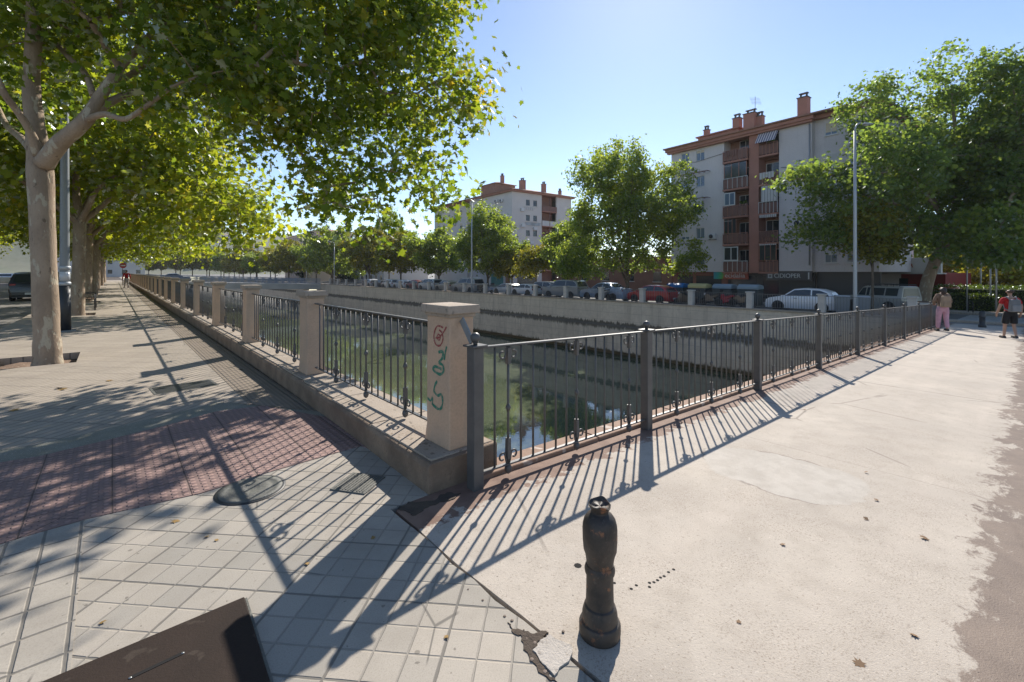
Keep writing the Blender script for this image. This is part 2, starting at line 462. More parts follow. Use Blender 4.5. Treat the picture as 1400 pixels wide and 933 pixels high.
M['pole_grey'] = plain('grey_pole_paint', (0.23, 0.25, 0.26), 0.5)
M['dark'] = plain('dark_paint', (0.035, 0.037, 0.04), 0.5)

def bark_mat():
    t = NT('plane_bark')
    x, y, z = t.xyz()
    v = t.comb(x, y, t.math('MULTIPLY', z, 0.45))
    a = t.noise(3.2, 5, 0.6, v); b = t.noise(7.0, 4, 0.55, t.mapping(v, (4, 2, 1))); f = t.noise(38.0, 4, 0.7, v)
    col = t.mix(t.step(a, 0.35, 0.65), (0.37, 0.28, 0.20), (0.27, 0.20, 0.14))
    pl = t.step(b, 0.57, 0.62)
    col = t.mix(pl, col, (0.45, 0.385, 0.285))
    pd = t.step(t.noise(9.0, 4, 0.6, t.mapping(v, (9, 5, 3))), 0.63, 0.68)
    col = t.mix(t.math('MULTIPLY', pd, 0.8), col, (0.13, 0.09, 0.06))
    col = t.mix(t.math('MULTIPLY', t.step(f, 0.5, 0.75), 0.45), col, (0.16, 0.12, 0.085))
    h = t.math('ADD', t.math('MULTIPLY', f, 0.6), t.math('SUBTRACT', t.math('MULTIPLY', pl, -0.3), t.math('MULTIPLY', pd, -0.3)))
    return t.done(col, 0.9, t.bump(h, 0.7, 0.02))
M['bark'] = bark_mat()
M['bark_dark'] = surf('dark_bark', (0.17, 0.13, 0.095), (0.11, 0.085, 0.06), 4, 0.9, 0.6, 30)

def leaf_mat(name, stops, trans=0.45, tboost=1.7, clump=0.35, tint=(1.12, 1.0, 0.32)):
    t = NT(name)
    geo = t.n('NewGeometry')
    r = geo.outputs['Random Per Island']
    fac = t.math('ADD', t.math('MULTIPLY', r, 1-clump), t.math('MULTIPLY', t.step(t.noise(0.55, 3, 0.6), 0.3, 0.7), clump))
    col = t.ramp(fac, stops)
    tc = t.mix(1.0, col, tuple(tboost*q for q in tint), 'MULTIPLY')
    d = t.n('BsdfDiffuse', {'Color': col, 'Roughness': 0.3})
    tr = t.n('BsdfTranslucent', {'Color': tc})
    m1 = t.n('MixShader', {0: trans, 1: d.outputs[0], 2: tr.outputs[0]})
    gl = t.n('BsdfGlossy', {'Color': (0.9, 0.95, 1.0, 1), 'Roughness': 0.5})
    fr = t.n('Fresnel', {'IOR': 1.35})
    fac2 = t.math('MULTIPLY', fr.outputs[0], 0.22)
    m2 = t.n('MixShader', {0: fac2, 1: m1.outputs[0], 2: gl.outputs[0]})
    t.t.links.new(m2.outputs[0], t.out.inputs[0])
    return t.m
M['leaf_near'] = leaf_mat('plane_leaf', [(0.0, (0.055, 0.095, 0.022)), (0.35, (0.10, 0.15, 0.026)), (0.7, (0.16, 0.20, 0.032)), (0.92, (0.24, 0.23, 0.035)), (0.985, (0.30, 0.23, 0.04)), (1.0, (0.24, 0.10, 0.04))], 0.55, 2.5, 0.35, (1.06, 1.0, 0.36))
M['leaf_row'] = leaf_mat('plane_leaf_row', [(0.0, (0.075, 0.12, 0.024)), (0.4, (0.14, 0.18, 0.028)), (0.8, (0.21, 0.225, 0.033)), (1.0, (0.30, 0.25, 0.04))], 0.56, 2.9, 0.35, (1.06, 1.0, 0.36))
M['leaf_mid'] = leaf_mat('street_tree_leaf', [(0.0, (0.085, 0.125, 0.045)), (0.5, (0.15, 0.195, 0.055)), (0.85, (0.22, 0.25, 0.06)), (1.0, (0.29, 0.28, 0.06))], 0.55, 2.6, 0.45, (1.0, 1.0, 0.38))
M['leaf_dark'] = leaf_mat('big_tree_leaf', [(0.0, (0.08, 0.125, 0.05)), (0.5, (0.135, 0.185, 0.06)), (0.88, (0.20, 0.235, 0.06)), (1.0, (0.28, 0.27, 0.06))], 0.55, 2.5, 0.4, (0.96, 1.0, 0.42))
M['leaf_yel'] = leaf_mat('yellowing_leaf', [(0.0, (0.11, 0.14, 0.03)), (0.5, (0.18, 0.19, 0.033)), (1.0, (0.28, 0.24, 0.04))], 0.45, 2.0)
M['leaf_con'] = leaf_mat('cypress_leaf', [(0.0, (0.03, 0.055, 0.036)), (1.0, (0.06, 0.085, 0.052))], 0.2, 1.2)
M['leaf_hedge'] = leaf_mat('hedge_leaf', [(0.0, (0.05, 0.09, 0.022)), (0.7, (0.09, 0.14, 0.03)), (1.0, (0.15, 0.20, 0.04))], 0.4, 1.8)

M['glass'] = plain('window_glass', (0.03, 0.04, 0.05), 0.12, 0.0, Specular_IOR_Level=0.8)
M['hole'] = plain('dark_hole', (0.008, 0.007, 0.007), 0.95)
M['rubber'] = plain('tyre_rubber', (0.02, 0.02, 0.021), 0.8)
M['alloy'] = plain('alloy_rim', (0.35, 0.36, 0.37), 0.35, 0.6)
M['plastic'] = plain('black_plastic', (0.03, 0.03, 0.032), 0.6)
M['headlamp'] = plain('headlamp_glass', (0.55, 0.57, 0.6), 0.15)
M['taillamp'] = plain('tail_lamp_red', (0.35, 0.02, 0.02), 0.25)
M['plate'] = plain('number_plate', (0.7, 0.7, 0.68), 0.5)
_paint = {}
def paint(c, metal=0.0):
    k = tuple(c)
    if k not in _paint:
        t = NT('car_paint')
        a = t.noise(5.0, 4, 0.6)
        col = t.mix(t.math('MULTIPLY', a, 0.35), c, tuple(0.7*x for x in c))
        _paint[k] = t.done(col, 0.3, None, metal, Coat_Weight=0.6, Coat_Roughness=0.08)
    return _paint[k]
# ------------------------------------------------------------------ camera, sky, sun
cam = bpy.data.cameras.new('camera'); camo = bpy.data.objects.new('camera', cam); COL.objects.link(camo)
camo.location = (0, 0, CAM_H)
camo.rotation_euler = (PI/2, 0, -math.atan2(SA, CA))
cam.sensor_width = 36.0; cam.lens = FPX/1400*36.0
cam.shift_y = -94.5/1400
cam.clip_start = 0.05; cam.clip_end = 6000
scene.camera = camo

SUN_AZ = math.atan2(SA, CA) + math.atan(185/FPX)      # from +Y towards +X
SUN_EL = math.atan(0.75*math.cos(math.atan(185/FPX)))
sl = bpy.data.lights.new('sun', 'SUN'); so = bpy.data.objects.new('sun', sl); COL.objects.link(so)
sl.energy = 4.5; sl.angle = R(0.53); sl.color = (1.0, 0.93, 0.83)
sd = Vector((math.sin(SUN_AZ)*math.cos(SUN_EL), math.cos(SUN_AZ)*math.cos(SUN_EL), math.sin(SUN_EL)))
so.rotation_euler = sd.to_track_quat('Z', 'Y').to_euler()
so.location = (20, 20, 40)
w = bpy.data.worlds.new('World'); scene.world = w; w.use_nodes = True
wn = w.node_tree
bg = wn.nodes['Background']
sky = wn.nodes.new('ShaderNodeTexSky'); sky.sky_type = 'NISHITA'; sky.sun_disc = False
sky.sun_elevation = SUN_EL; sky.sun_rotation = SUN_AZ
sky.altitude = 700; sky.air_density = 0.9; sky.dust_density = 0.18; sky.ozone_density = 2.0
wn.links.new(sky.outputs[0], bg.inputs[0]); bg.inputs[1].default_value = 0.108
vs = scene.view_settings
scene.display_settings.display_device = 'sRGB'
vs.view_transform = 'Standard'; vs.look = 'None'; vs.exposure = 0.70; vs.gamma = 1.0; vs.use_curve_mapping = False
cy = scene.cycles
cy.max_bounces = 8; cy.diffuse_bounces = 4; cy.glossy_bounces = 3; cy.transmission_bounces = 4; cy.transparent_max_bounces = 4
cy.use_denoising = True
cy.caustics_reflective = False; cy.caustics_refractive = False
cy.sample_clamp_indirect = 6.0

# ------------------------------------------------------------------ near bank
KX = 1.70                                   # kerb face
pits = [(10.45, 11.75)] + [(y-0.65, y+0.65) for y in (22.1, 31.0, 40.0, 49.0, 58.0, 67.0, 76.0)]
wk = MB()
WZ = 0.0
wk.bx((-2.2, -8, -0.5), (-1.5, 110, WZ))
wk.bx((-0.45, -8, -0.5), (1.16, 110, WZ))
y0 = -8
for a, b in pits + [(110, 110)]:
    wk.bx((-1.5, y0, -0.5), (-0.45, a, WZ)); y0 = b
struct('walkway', wk, M['walk'])
soil = MB()
for a, b in pits:
    n = 7
    vs_ = []; fs_ = []
    for i in range(n+1):
        for j in range(n+1):
            e = 0 if i in (0, n) or j in (0, n) else 1
            vs_.append((-1.5+1.05*i/n, a+(b-a)*j/n, -0.13+e*random.uniform(0.0, 0.07)))
    for i in range(n):
        for j in range(n):
            q = i*(n+1)+j
            fs_.append((q, q+n+1, q+n+2, q+1))
    soil.add(vs_, fs_, 0, True)
struct('tree_pit_soil', soil, M['soil'])
st = MB(); st.bx((1.16, 4.55, -0.5), (1.66, 110, 0.002))
struct('pebble_strip', st, M['strip'])
# corner of plain grey pavers, red tactile band, exposed aggregate line (sheets stepped by a few millimetres)
def jag(p, q, n, amp):
    out = []
    p = Vector(p); q = Vector(q); d = (q-p); nn = Vector((-d.y, d.x)).normalized()
    for i in range(n):
        out.append(p + d*(i/n) + nn*(random.uniform(-amp, amp) if i else 0))
    return out
ctile = [Vector((-2.19, -7.9)), *jag((1.315, -7.9), (1.315, 2.66), 60, 0.012), Vector((1.315, 2.66)), Vector((1.62, 2.66)), Vector((1.66, 4.55)), Vector((-2.19, 4.55))]
tb = MB(); n_ = len(ctile)
tb.prism([(p.x, p.y) for p in ctile], -0.45, 0.006)
struct('corner_pavement', tb, M['tile'])
def band(name, pts, z, m):
    mb = MB(); mb.prism([(p.x, p.y) for p in pts], z-0.02, z)
    return struct(name, mb, m)
lo = [(-330, 860), (16, 741), (116, 712), (276, 676), (372, 646), (467, 618), (478, 608)]
up = [(424, 560), (360, 556), (296, 564), (224, 584), (144, 604), (52, 626), (0, 634), (-330, 690)]
tac = [gpt(*p) for p in lo+up]
tac[5] = Vector((1.60, gpt(467, 618).y, 0)); tac[6] = Vector((1.62, 3.7, 0)); tac[7] = Vector((1.66, 4.75, 0))
band('tactile_paving', tac, 0.011, M['tactile'])
ag_up = [(384, 545), (300, 551), (232, 568), (144, 588), (52, 609), (0, 617), (-330, 668)]
ag = [gpt(*p) for p in [(-330, 690), (0, 634), (52, 626), (144, 604), (224, 584), (296, 564), (360, 556), (424, 560)]] + [gpt(*p) for p in ag_up]
ag[7] = Vector((1.66, 4.75, 0)); ag[8] = Vector((1.66, 5.0, 0))
band('aggregate_strip', ag, 0.0095, M['aggregate'])
band('border_pavement', [gpt(*p) for p in [(116, 712.5), (95, 940), (90, 1400), (-600, 1400), (-330, 861), (16, 741.5)]], 0.0085, M['tile2'])
# area beyond the corner (between aggregate line and the strip) already is the walkway

g = MB(); g.bx((-420, -60, -0.9), (-2.2, 900, -0.135))
struct('road', g, M['roadgrey'])
g = MB(); g.bx((-420, -60, -0.85), (-17.5, 900, -0.01))
struct('pavement', g, M['ground'])
dirt = MB(); dirt.bx((-2.3, -9, -1.2), (2.2, 200, -0.12))
struct('ground', dirt, M['dirt'])
lines = MB()
for k in range(9):
    lines.bx((-7.05, 6+k*9, -0.134), (-6.93, 10+k*9, -0.130))
struct('road_marking', lines, M['paint_w'])

# kerb carrying the pillars
kb = MB()
ys = [2.66, 3.3, 4.1, 6.0, 9.0, 14, 22, 35, 60, 110]
xo = [1.585, 1.60, 1.63, 1.67, 1.69, 1.70, 1.70, 1.70, 1.70, 1.70]
v_ = []; f_ = []
for y, x in zip(ys, xo):
    v_ += [(x+0.02, y, -0.3), (x, y, 0.175), (x+0.02, y, 0.205), (2.19, y, 0.212), (2.19, y, -0.3)]
for i in range(len(ys)-1):
    for k in range(4):
        a = i*5+k
        f_.append((a, a+1, a+6, a+5))
f_.append((0, 1, 2, 3, 4)); e = (len(ys)-1)*5; f_.append(tuple(e+k for k in (4, 3, 2, 1, 0)))
kb.add(v_, f_)
struct('kerb', kb, M['kerb'], bevel=0.006)
# joint slabs on the kerb top
kt = MB()
y = 2.70; 
while y < 60:
    L = 0.98
    x = float(np.interp(y, ys, xo))
    kt.bx((x+0.05, y, 0.19), (2.17, y+L-0.012, 0.217)); y += L
struct('kerb_coping', kt, M['kerbtop'], bevel=0.004)

# ------------------------------------------------------------------ canal
nw = thing('canal_wall', 'hidden near concrete canal wall below the pillared fence', 'canal wall', (2.2, 20, -3))
mb = MB(); mb.bx((-0.6, -60, -4), (0.0, 200, 2.88)); mb.build('wall_face', M['canal'], nw, loc=(0, 0, 0))
wat = MB(); wat.bx((1.9, -80, -6.5), (31.3, 260, -5.3)); struct('water', wat, M['water'])
fwt = thing('canal_wall', 'long stained concrete canal wall on the far bank, dark ledge halfway up', 'canal wall', (31, 0, 0))
mb = MB(); mb.prism([(0.0, -0.90), (1.0, -0.90), (1.0, -6.5), (0.35, -6.5), (0.35, -4.98), (-0.20, -4.98), (-0.17, -2.95), (0.0, -2.83)], -2.0, 95, 'y')
mb.build('wall_face', M['canal'], fwt)
mb = MB(); mb.bx((-0.07, -1.5, -0.965), (0.42, 95, -0.86)); mb.build('coping', M['kerbtop'], fwt, bevel=0.01)
fw2 = thing('canal_wall', 'distant far-bank canal wall beyond the second bridge', 'canal wall', (31, 100, 0))
mb = MB(); mb.prism([(0.0, -0.90), (1.0, -0.90), (1.0, -6.5), (-0.2, -6.5), (-0.17, -2.95), (0.0, -2.83)], 3, 160, 'y')
mb.build('wall_face', M['canal'], fw2)

# bridge deck: flat to X0, then falling to the far bank
dk = MB()
xs = [1.335, X0] + [X0+1.5*i for i in range(1, 19)] + [29.6]
edge = jag((1.335, -9), (1.335, 2.60), 50, 0.012) + [Vector((1.335, 2.62))]
ny = len(edge)
v_ = []; f_ = []
for i, x in enumerate(xs):
    for k, p in enumerate(edge):
        yy = p.y if i == 0 else -9 + (2.78+9)*k/(ny-1)
        v_.append((p.x if i == 0 else x, yy, zg(x)+0.004))
for i in range(len(xs)-1):
    for k in range(ny-1):
        a = i*ny+k
        f_.append((a, a+ny, a+ny+1, a+1))
dk.add(v_, f_)
# canal-side fascia and underside
m_ = len(xs); top = [i*ny+ny-1 for i in range(m_)]
b0 = len(dk.v)
for i, x in enumerate(xs):
    p = dk.v[top[i]]
    dk.v.append((p[0], p[1], p[2]-0.55)); dk.v.append((p[0], -9, p[2]-0.55))
for i in range(m_-1):
    dk.f.append((top[i], top[i+1], b0+2*i+2, b0+2*i)); dk.m.append(0); dk.sm.append(False)
    dk.f.append((b0+2*i, b0+2*i+2, b0+2*i+3, b0+2*i+1)); dk.m.append(0); dk.sm.append(False)
# near edge face
for k in range(ny-1):
    pa, pb = dk.v[k], dk.v[k+1]
    b1 = len(dk.v); dk.v += [(pa[0], pa[1], -0.4), (pb[0], pb[1], -0.4)]
    dk.f.append((k, k+1, b1+1, b1)); dk.m.append(0); dk.sm.append(False)
struct('bridge_deck', dk, M['deck'])
# low raised edge beam under the railing, stained brown
eb = MB()
for i in range(20):
    xa, xb = 1.95+i*1.4, 1.95+(i+1)*1.4-0.015
    v_ = [(x, y, zg(x)+z) for x in (xa, xb) for y, z in ((2.60, 0.0), (2.60, 0.035), (2.80, 0.04), (2.80, -0.2))]
    eb.add(v_, [(0, 1, 5, 4), (1, 2, 6, 5), (2, 3, 7, 6), (0, 3, 2, 1), (4, 5, 6, 7)])
struct('bridge_edge_beam', eb, surf('rusty_edge_beam', (0.34, 0.215, 0.15), (0.24, 0.15, 0.105), 3, 0.85, 0.4, 60, speck=((0.5, 0.42, 0.36), 6)), bevel=0.006)

# pale repair patch with cracked rim
def blob(cx, cy, rx, ry, n=40, amp=0.10, seed=1):
    rr = random.Random(seed); ph = [rr.uniform(0, 6.28) for _ in range(5)]
    out = []
    for i in range(n):
        t = 2*PI*i/n
        q = 1 + amp*sum(math.sin((k+2)*t+ph[k])/(k+1) for k in range(4))*0.5 + rr.uniform(-.015, .015)
        out.append((cx+rx*q*math.cos(t), cy+ry*q*math.sin(t)))
    return out
def deck_sheet(name, pts, dz, m):
    mb = MB(); n = len(pts)
    mb.add([(x, y, zg(x)+dz) for x, y in pts], [tuple(range(n))])
    mb.add([(x, y, zg(x)+dz) for x, y in pts]+[(x, y, zg(x)-0.01) for x, y in pts], [(i, (i+1) % n, n+(i+1) % n, n+i) for i in range(n)])
    return struct(name, mb, m)
# drilled holes in the deck
hl = MB()
for px, py in [(863, 808), (870, 803), (888, 805), (894, 798), (899, 795), (903, 791), (908, 789), (914, 783), (921, 779), (888, 799), (840, 800), (790, 776)]:
    p = gpt(px, py, -0.005); r = 0.008 if px > 800 else 0.02
    hl.prism([(p.x+r*math.cos(a*PI/4), p.y+r*math.sin(a*PI/4)) for a in range(8)], zg(p.x)-0.01, zg(p.x)+0.0048)
struct('drill_holes', hl, M['hole'])
# broken corner at the foot of the kerb and broken pale slab by the bollard
def rough(P, amp=.22, it=3):
    Q = [Vector((p.x, p.y)) for p in P]
    for k in range(it):
        o = []
        for a, b in zip(Q, Q[1:]+Q[:1]):
            d = b-a; o += [a, a.lerp(b, random.uniform(.4, .6)) + Vector((-d.y, d.x))*random.uniform(-amp, amp)]
        Q = o
    return Q
hole = MB(); P = [gpt(*q) for q in [(545, 698), (558, 688), (585, 687), (612, 675), (630, 676), (615, 686), (592, 692), (568, 706)]]
hole.prism([(p.x, p.y) for p in rough(P)], -0.02, 0.0095)
struct('broken_gap', hole, M['dirt'])
slab = MB(); P = [gpt(*q) for q in [(728, 893), (752, 872), (782, 886), (778, 908), (758, 928), (742, 912)]]
slab.prism([(p.x, p.y) for p in rough(P, .1, 2)], -0.02, 0.013)
struct('broken_slab', slab, M['patch'])
rub = MB(); P = [gpt(*q) for q in [(694, 853), (712, 864), (735, 868), (750, 868), (742, 876), (728, 890), (746, 920), (762, 936), (744, 926), (716, 886), (700, 866)]]
rub.prism([(p.x, p.y) for p in rough(P, .25)], -0.02, 0.0095)
struct('crumbled_joint', rub, M['dirt'])
for i, (px, py) in enumerate([(716, 864), (700, 851), (660, 823), (690, 845), (706, 870), (742, 868), (770, 866), (727, 905), (640, 808), (720, 876), (731, 882), (745, 922), (590, 690), (605, 684)]):
    p = gpt(px, py); s = random.uniform(0.004, 0.012)
    mb = MB(); mb.lathe([(s*.8, 0), (s, s*.25), (s*.6, s*.5)], (0, 0, 0), 6, smooth=False, fn=lambda q, t, s=s: (q.x*(1+.3*math.sin(3*t)), q.y*(1+.25*math.cos(2*t)), q.z))
    o = mb.build('concrete_chip', M['deck'], None, 0.002, loc=(p.x, p.y, 0.006))
    _props(o, 'small loose chip of concrete along the cracked joint beside the bollard', 'rubble', 'chips of concrete along the cracked joint')

# far bank ground
fg = MB()
xs = [29.6, 32, 36, 40, 44, 50, 70, 400, 1500]
v_ = []; f_ = []
for x in xs:
    v_ += [(x, -700, zg(x)), (x, -2.0, zg(x)), (x, 96, zg(x)), (x, 1600, zg(x))]
for i in range(len(xs)-1):
    for k in range(3):
        if xs[i] < 31.5 and k == 1:
            continue
        f_.append((i*4+k, i*4+4+k, i*4+5+k, i*4+k+1))
fg.add(v_, f_)
# strip beside the bridge end and behind the fence
fg.add([(29.6, -2, zg(29.6)), (32, -2, zg(32)), (32, 3.0, zg(32)), (29.6, 3.0, zg(29.6))], [(0, 1, 2, 3)])
fg.add([(31.9, 3, zg(31.9)), (32, 3, zg(32)), (32, 96, zg(32)), (31.9, 96, zg(31.9))], [(0, 1, 2, 3)])
struct('terrain', fg, M['roadgrey'])
def slope_strip(name, xa, xb, ya, yb, dz, m, th=0.12):
    mb = MB()
    k = [(x, y, zg(x)+z) for x, y in ((xa, ya), (xb, ya), (xb, yb), (xa, yb)) for z in (dz-th, dz)]
    mb.add(k, [(1, 3, 5, 7), (0, 6, 4, 2), (0, 2, 3, 1), (2, 4, 5, 3), (4, 6, 7, 5), (6, 0, 1, 7)])
    return struct(name, mb, m)
slope_strip('far_pavement', 43.8, 50.0, 6.0, 200, 0.12, M['walk'])
slope_strip('far_road', 32.0, 43.5, -120, 300, 0.004, M['asphalt'], 0.05)
slope_strip('park_pavement', 43.6, 48.5, -60, 5.7, 0.12, M['walk'])
cwk = MB()
for k in range(9):
    xa = 32.3 + k*1.15
    z = 0.009
    p = [(x, y, zg(x)+z) for x, y in ((xa, -3.2), (xa+0.5, -3.2), (xa+0.5, 2.6), (xa, 2.6))]
    cwk.add(p, [(0, 1, 2, 3)])
struct('crosswalk', cwk, M['paint_w'])

# hills with the far town
hv = []; hf = []
def hill(cx, cy, rx, ry, h, n=26, m=12, seed=0):
    rr = np.random.default_rng(seed)
    vs = []; fs = []
    ph = rr.uniform(0, 6.28, 8)
    for i in range(m+1):
        q = i/m
        for k in range(n):
            t = 2*PI*k/n
            wob = 1+0.16*math.sin(3*t+ph[0])+0.1*math.sin(5*t+ph[1])
            z = h*(math.cos(q*PI)*0.5+0.5)*(1+0.12*math.sin(7*t+ph[2])*q*(1-q)*4)
            vs.append((cx+rx*q*wob*math.cos(t), cy+ry*q*wob*math.sin(t), z-3))
    for i in range(m):
        for k in range(n):
            fs.append((i*n+k, (i+1)*n+k, (i+1)*n+(k+1) % n, i*n+(k+1) % n))
    return vs, fs
hm = MB()
for a in ((-70, 900, 420, 300, 125, 1), (330, 1100, 420, 300, 85, 2), (-520, 1000, 400, 300, 100, 3)):
    vs_, fs_ = hill(*a[:5], seed=a[5]); hm.add(vs_, fs_, 0, True)
struct('hills', hm, surf('wooded_hill', (0.15, 0.17, 0.10), (0.22, 0.205, 0.15), 0.012, 0.95, 0.0, 0.15))
# ------------------------------------------------------------------ railings
ORD = ['first', 'second', 'third', 'fourth', 'fifth', 'sixth', 'seventh', 'eighth', 'ninth', 'tenth', 'eleventh', 'twelfth', 'thirteenth',
       'fourteenth', 'fifteenth', 'sixteenth', 'seventeenth', 'eighteenth', 'nineteenth', 'twentieth', 'twenty-first', 'twenty-second', 'twenty-third',
       'twenty-fourth', 'twenty-fifth', 'twenty-sixth']

def bar_mesh(h0, h1):
    mb = MB(); mb.tube([(0, 0, h0), (0, 0, h1)], 0.0085, 8)
    return mb.mesh('baluster', M['iron'])
def cscroll(mb, side, z, up, r=0.034):
    """C scroll springing from the sleeve out to the neighbouring bar"""
    pts = []
    for i in range(15):
        t = i/14
        a = -PI/2 + t*1.55*PI
        rr = r*(1-0.45*t)
        cx = side*(0.056)
        pts.append((cx + side*(-rr*math.cos(a+PI/2+0.4)), 0, z + up*(rr*math.sin(a+PI/2+0.4)+0.0)))
    pts = [(side*0.012, 0, z - up*0.055), (side*0.020, 0, z - up*0.03)] + pts[1:]
    mb.tube(pts, 0.0075, 6)
def scroll_bar_mesh(h0, h1):
    mb = MB()
    mb.tube([(0, 0, h0), (0, 0, h1)], 0.0095, 8)
    mb.box((0, 0, h0+0.115), (0.034, 0.034, 0.15), 0, 0, 0.86)
    mb.box((0, 0, h1-0.075), (0.030, 0.030, 0.12), 0, 0, 1.1)
    zm = (h0+h1)/2
    mb.lathe([(0.009, -0.03), (0.017, -0.012), (0.021, 0), (0.017, 0.012), (0.009, 0.03)], (0, 0, zm-0.02), 10)
    mb.lathe([(0.006, -0.008), (0.014, 0.0), (0.006, 0.008)], (0, 0, h0+0.225), 10)
    for sd_ in (-1, 1):
        cscroll(mb, sd_, h0+0.060, 1)
        cscroll(mb, sd_, h1-0.060, -1)
    mb.lathe([(0.014, 0.0), (0.024, -0.012), (0.028, -0.032), (0.022, -0.055), (0.006, -0.068)], (0, 0, h0-0.005), 10)
    return mb.mesh('scroll_baluster', M['iron'])
def rail_mesh(name, L, w, h, z, sl):
    mb = MB()
    v_ = [(x, y, z+zz-sl*x) for x in (0, L) for y, zz in ((-w/2, -h/2), (w/2, -h/2), (w/2, h/2), (-w/2, h/2))]
    mb.add(v_, [(0, 1, 2, 3), (7, 6, 5, 4), (0, 4, 5, 1), (1, 5, 6, 2), (2, 6, 7, 3), (3, 7, 4, 0)])
    return mb.mesh(name, M['iron'], 0.003)

def panel(label, loc, rz, L, n, orn, hb, ht, sl, group, cache):
    t = thing('iron_railing', label, 'railing', loc, rz, group)
    if not cache:
        cache['top'] = rail_mesh('top_rail', L, 0.042, 0.014, ht, sl)
        cache['bot'] = rail_mesh('bottom_rail', L, 0.034, 0.012, hb, sl)
        cache['bar'] = bar_mesh(hb, ht-0.006)
        cache['orn'] = scroll_bar_mesh(hb, ht-0.006)
    link('top_rail', cache['top'], t); link('bottom_rail', cache['bot'], t)
    for i in range(1, n+1):
        x = L*i/(n+1)
        if i in orn: link('scroll_baluster', cache['orn'], t, (x, 0, -sl*x))
        else: link('baluster', cache['bar'], t, (x, 0, -sl*x))
    return t

# bridge railing
POSTY = 2.535
px_ = [1.889, 4.02] + [4.02+2.82*k for k in range(1, 10)]
pshaft = MB()
pshaft.box((0, 0, 0.49), (0.086, 0.086, 1.0)); 
pshaft_me = pshaft.mesh('shaft', M['iron'], 0.004)
pcap_ = MB(); pcap_.box((0, 0, 1.0), (0.125, 0.125, 0.014)); pcap_me = pcap_.mesh('cap_plate', M['iron'], 0.002)
pball = MB(); pball.lathe([(0.016, 0), (0.016, 0.012), (0.024, 0.018)], (0, 0, 1.007), 12); pball.ball((0, 0, 1.056), 0.036, 16)
pball_me = pball.mesh('ball_finial', M['iron'])
gA = 'square iron posts with ball finials along the bridge railing'
for i, x in enumerate(px_):
    lab = ('square iron post with ball finial at the corner, right against the graffitied pillar' if i == 0 else
           f'square iron railing post with ball finial, {ORD[i]} along the bridge from the graffitied pillar')
    t = thing('railing_post', lab, 'railing post', (x, POSTY, zg(x)-0.01), 0, gA)
    link('shaft', pshaft_me, t); link('cap_plate', pcap_me, t); link('ball_finial', pball_me, t)
    if i == 0:
        b = MB(); b.box((0, 0, 0), (0.012, 0.055, 0.20), 0, 0, 1.0, Matrix.Rotation(R(-40), 3, 'X'))
        b.build('wall_bracket', M['pole_grey'], t, 0.002, loc=(0.02, 0.13, 1.09))
ca, cb = {}, {}
gB = 'iron bar railing panels along the bridge'
for i in range(len(px_)-1):
    x = px_[i]+0.045; L = px_[i+1]-px_[i]-0.09
    if i == 0:
        panel('iron bar and scroll railing panel over the water beside the graffitied corner pillar', (x, POSTY, zg(x)), 0, L, 15, (2, 8, 14), 0.10, 0.975, SLOPE, gB, ca)
    else:
        panel(f'iron bar and scroll railing panel, {ORD[i]} along the bridge from the graffitied pillar', (x, POSTY, zg(x)), 0, L, 19, (4, 10, 16), 0.10, 0.975, SLOPE, gB, cb)

# pillared fence along the near bank
PX = 1.925
py_ = [2.905, 6.08] + [6.08+3.42*k for k in range(1, 24)]
shaft = MB()
z0 = 0.217
prof = [(0.118, z0), (0.115, z0+0.05), (0.108, z0+0.12), (0.105, 1.17)]
vs_ = []
for r_, z_ in prof:
    q_ = r_+0.052; vs_ += [(-r_, -q_, z_), (r_, -q_, z_), (r_, q_, z_), (-r_, q_, z_)]
fs_ = [(3, 2, 1, 0), (12, 13, 14, 15)]
for i in range(3):
    for k in range(4):
        fs_.append((i*4+k, i*4+(k+1) % 4, i*4+4+(k+1) % 4, i*4+4+k))
shaft.add(vs_, fs_)
shaft_me = shaft.mesh('shaft', M['pillar'], 0.012, 2)
capm = MB(); capm.box((0, 0, 1.182), (0.235, 0.34, 0.03)); capm.box((0, 0, 1.226), (0.288, 0.395, 0.062), 0, 0, 0.97)
cap_me = capm.mesh('cap', M['pcap'], 0.010, 2)
gC = 'rendered pillars with stone caps along the left canal fence'
pillars = []
for i, y in enumerate(py_):
    lab = ('sandy rendered corner pillar with red and green graffiti and a stone cap' if i == 0 else
           f'sandy rendered fence pillar with stone cap, {ORD[i]} along the walkway from the graffitied one')
    t = thing('fence_pillar', lab, 'pillar', (PX, y, 0), 0, gC)
    o = link('shaft', shaft_me, t); o2 = link('cap', cap_me, t)
    if i:
        o.rotation_euler = (0, 0, PI if i % 2 == 0 else 0)
    pillars.append(t)
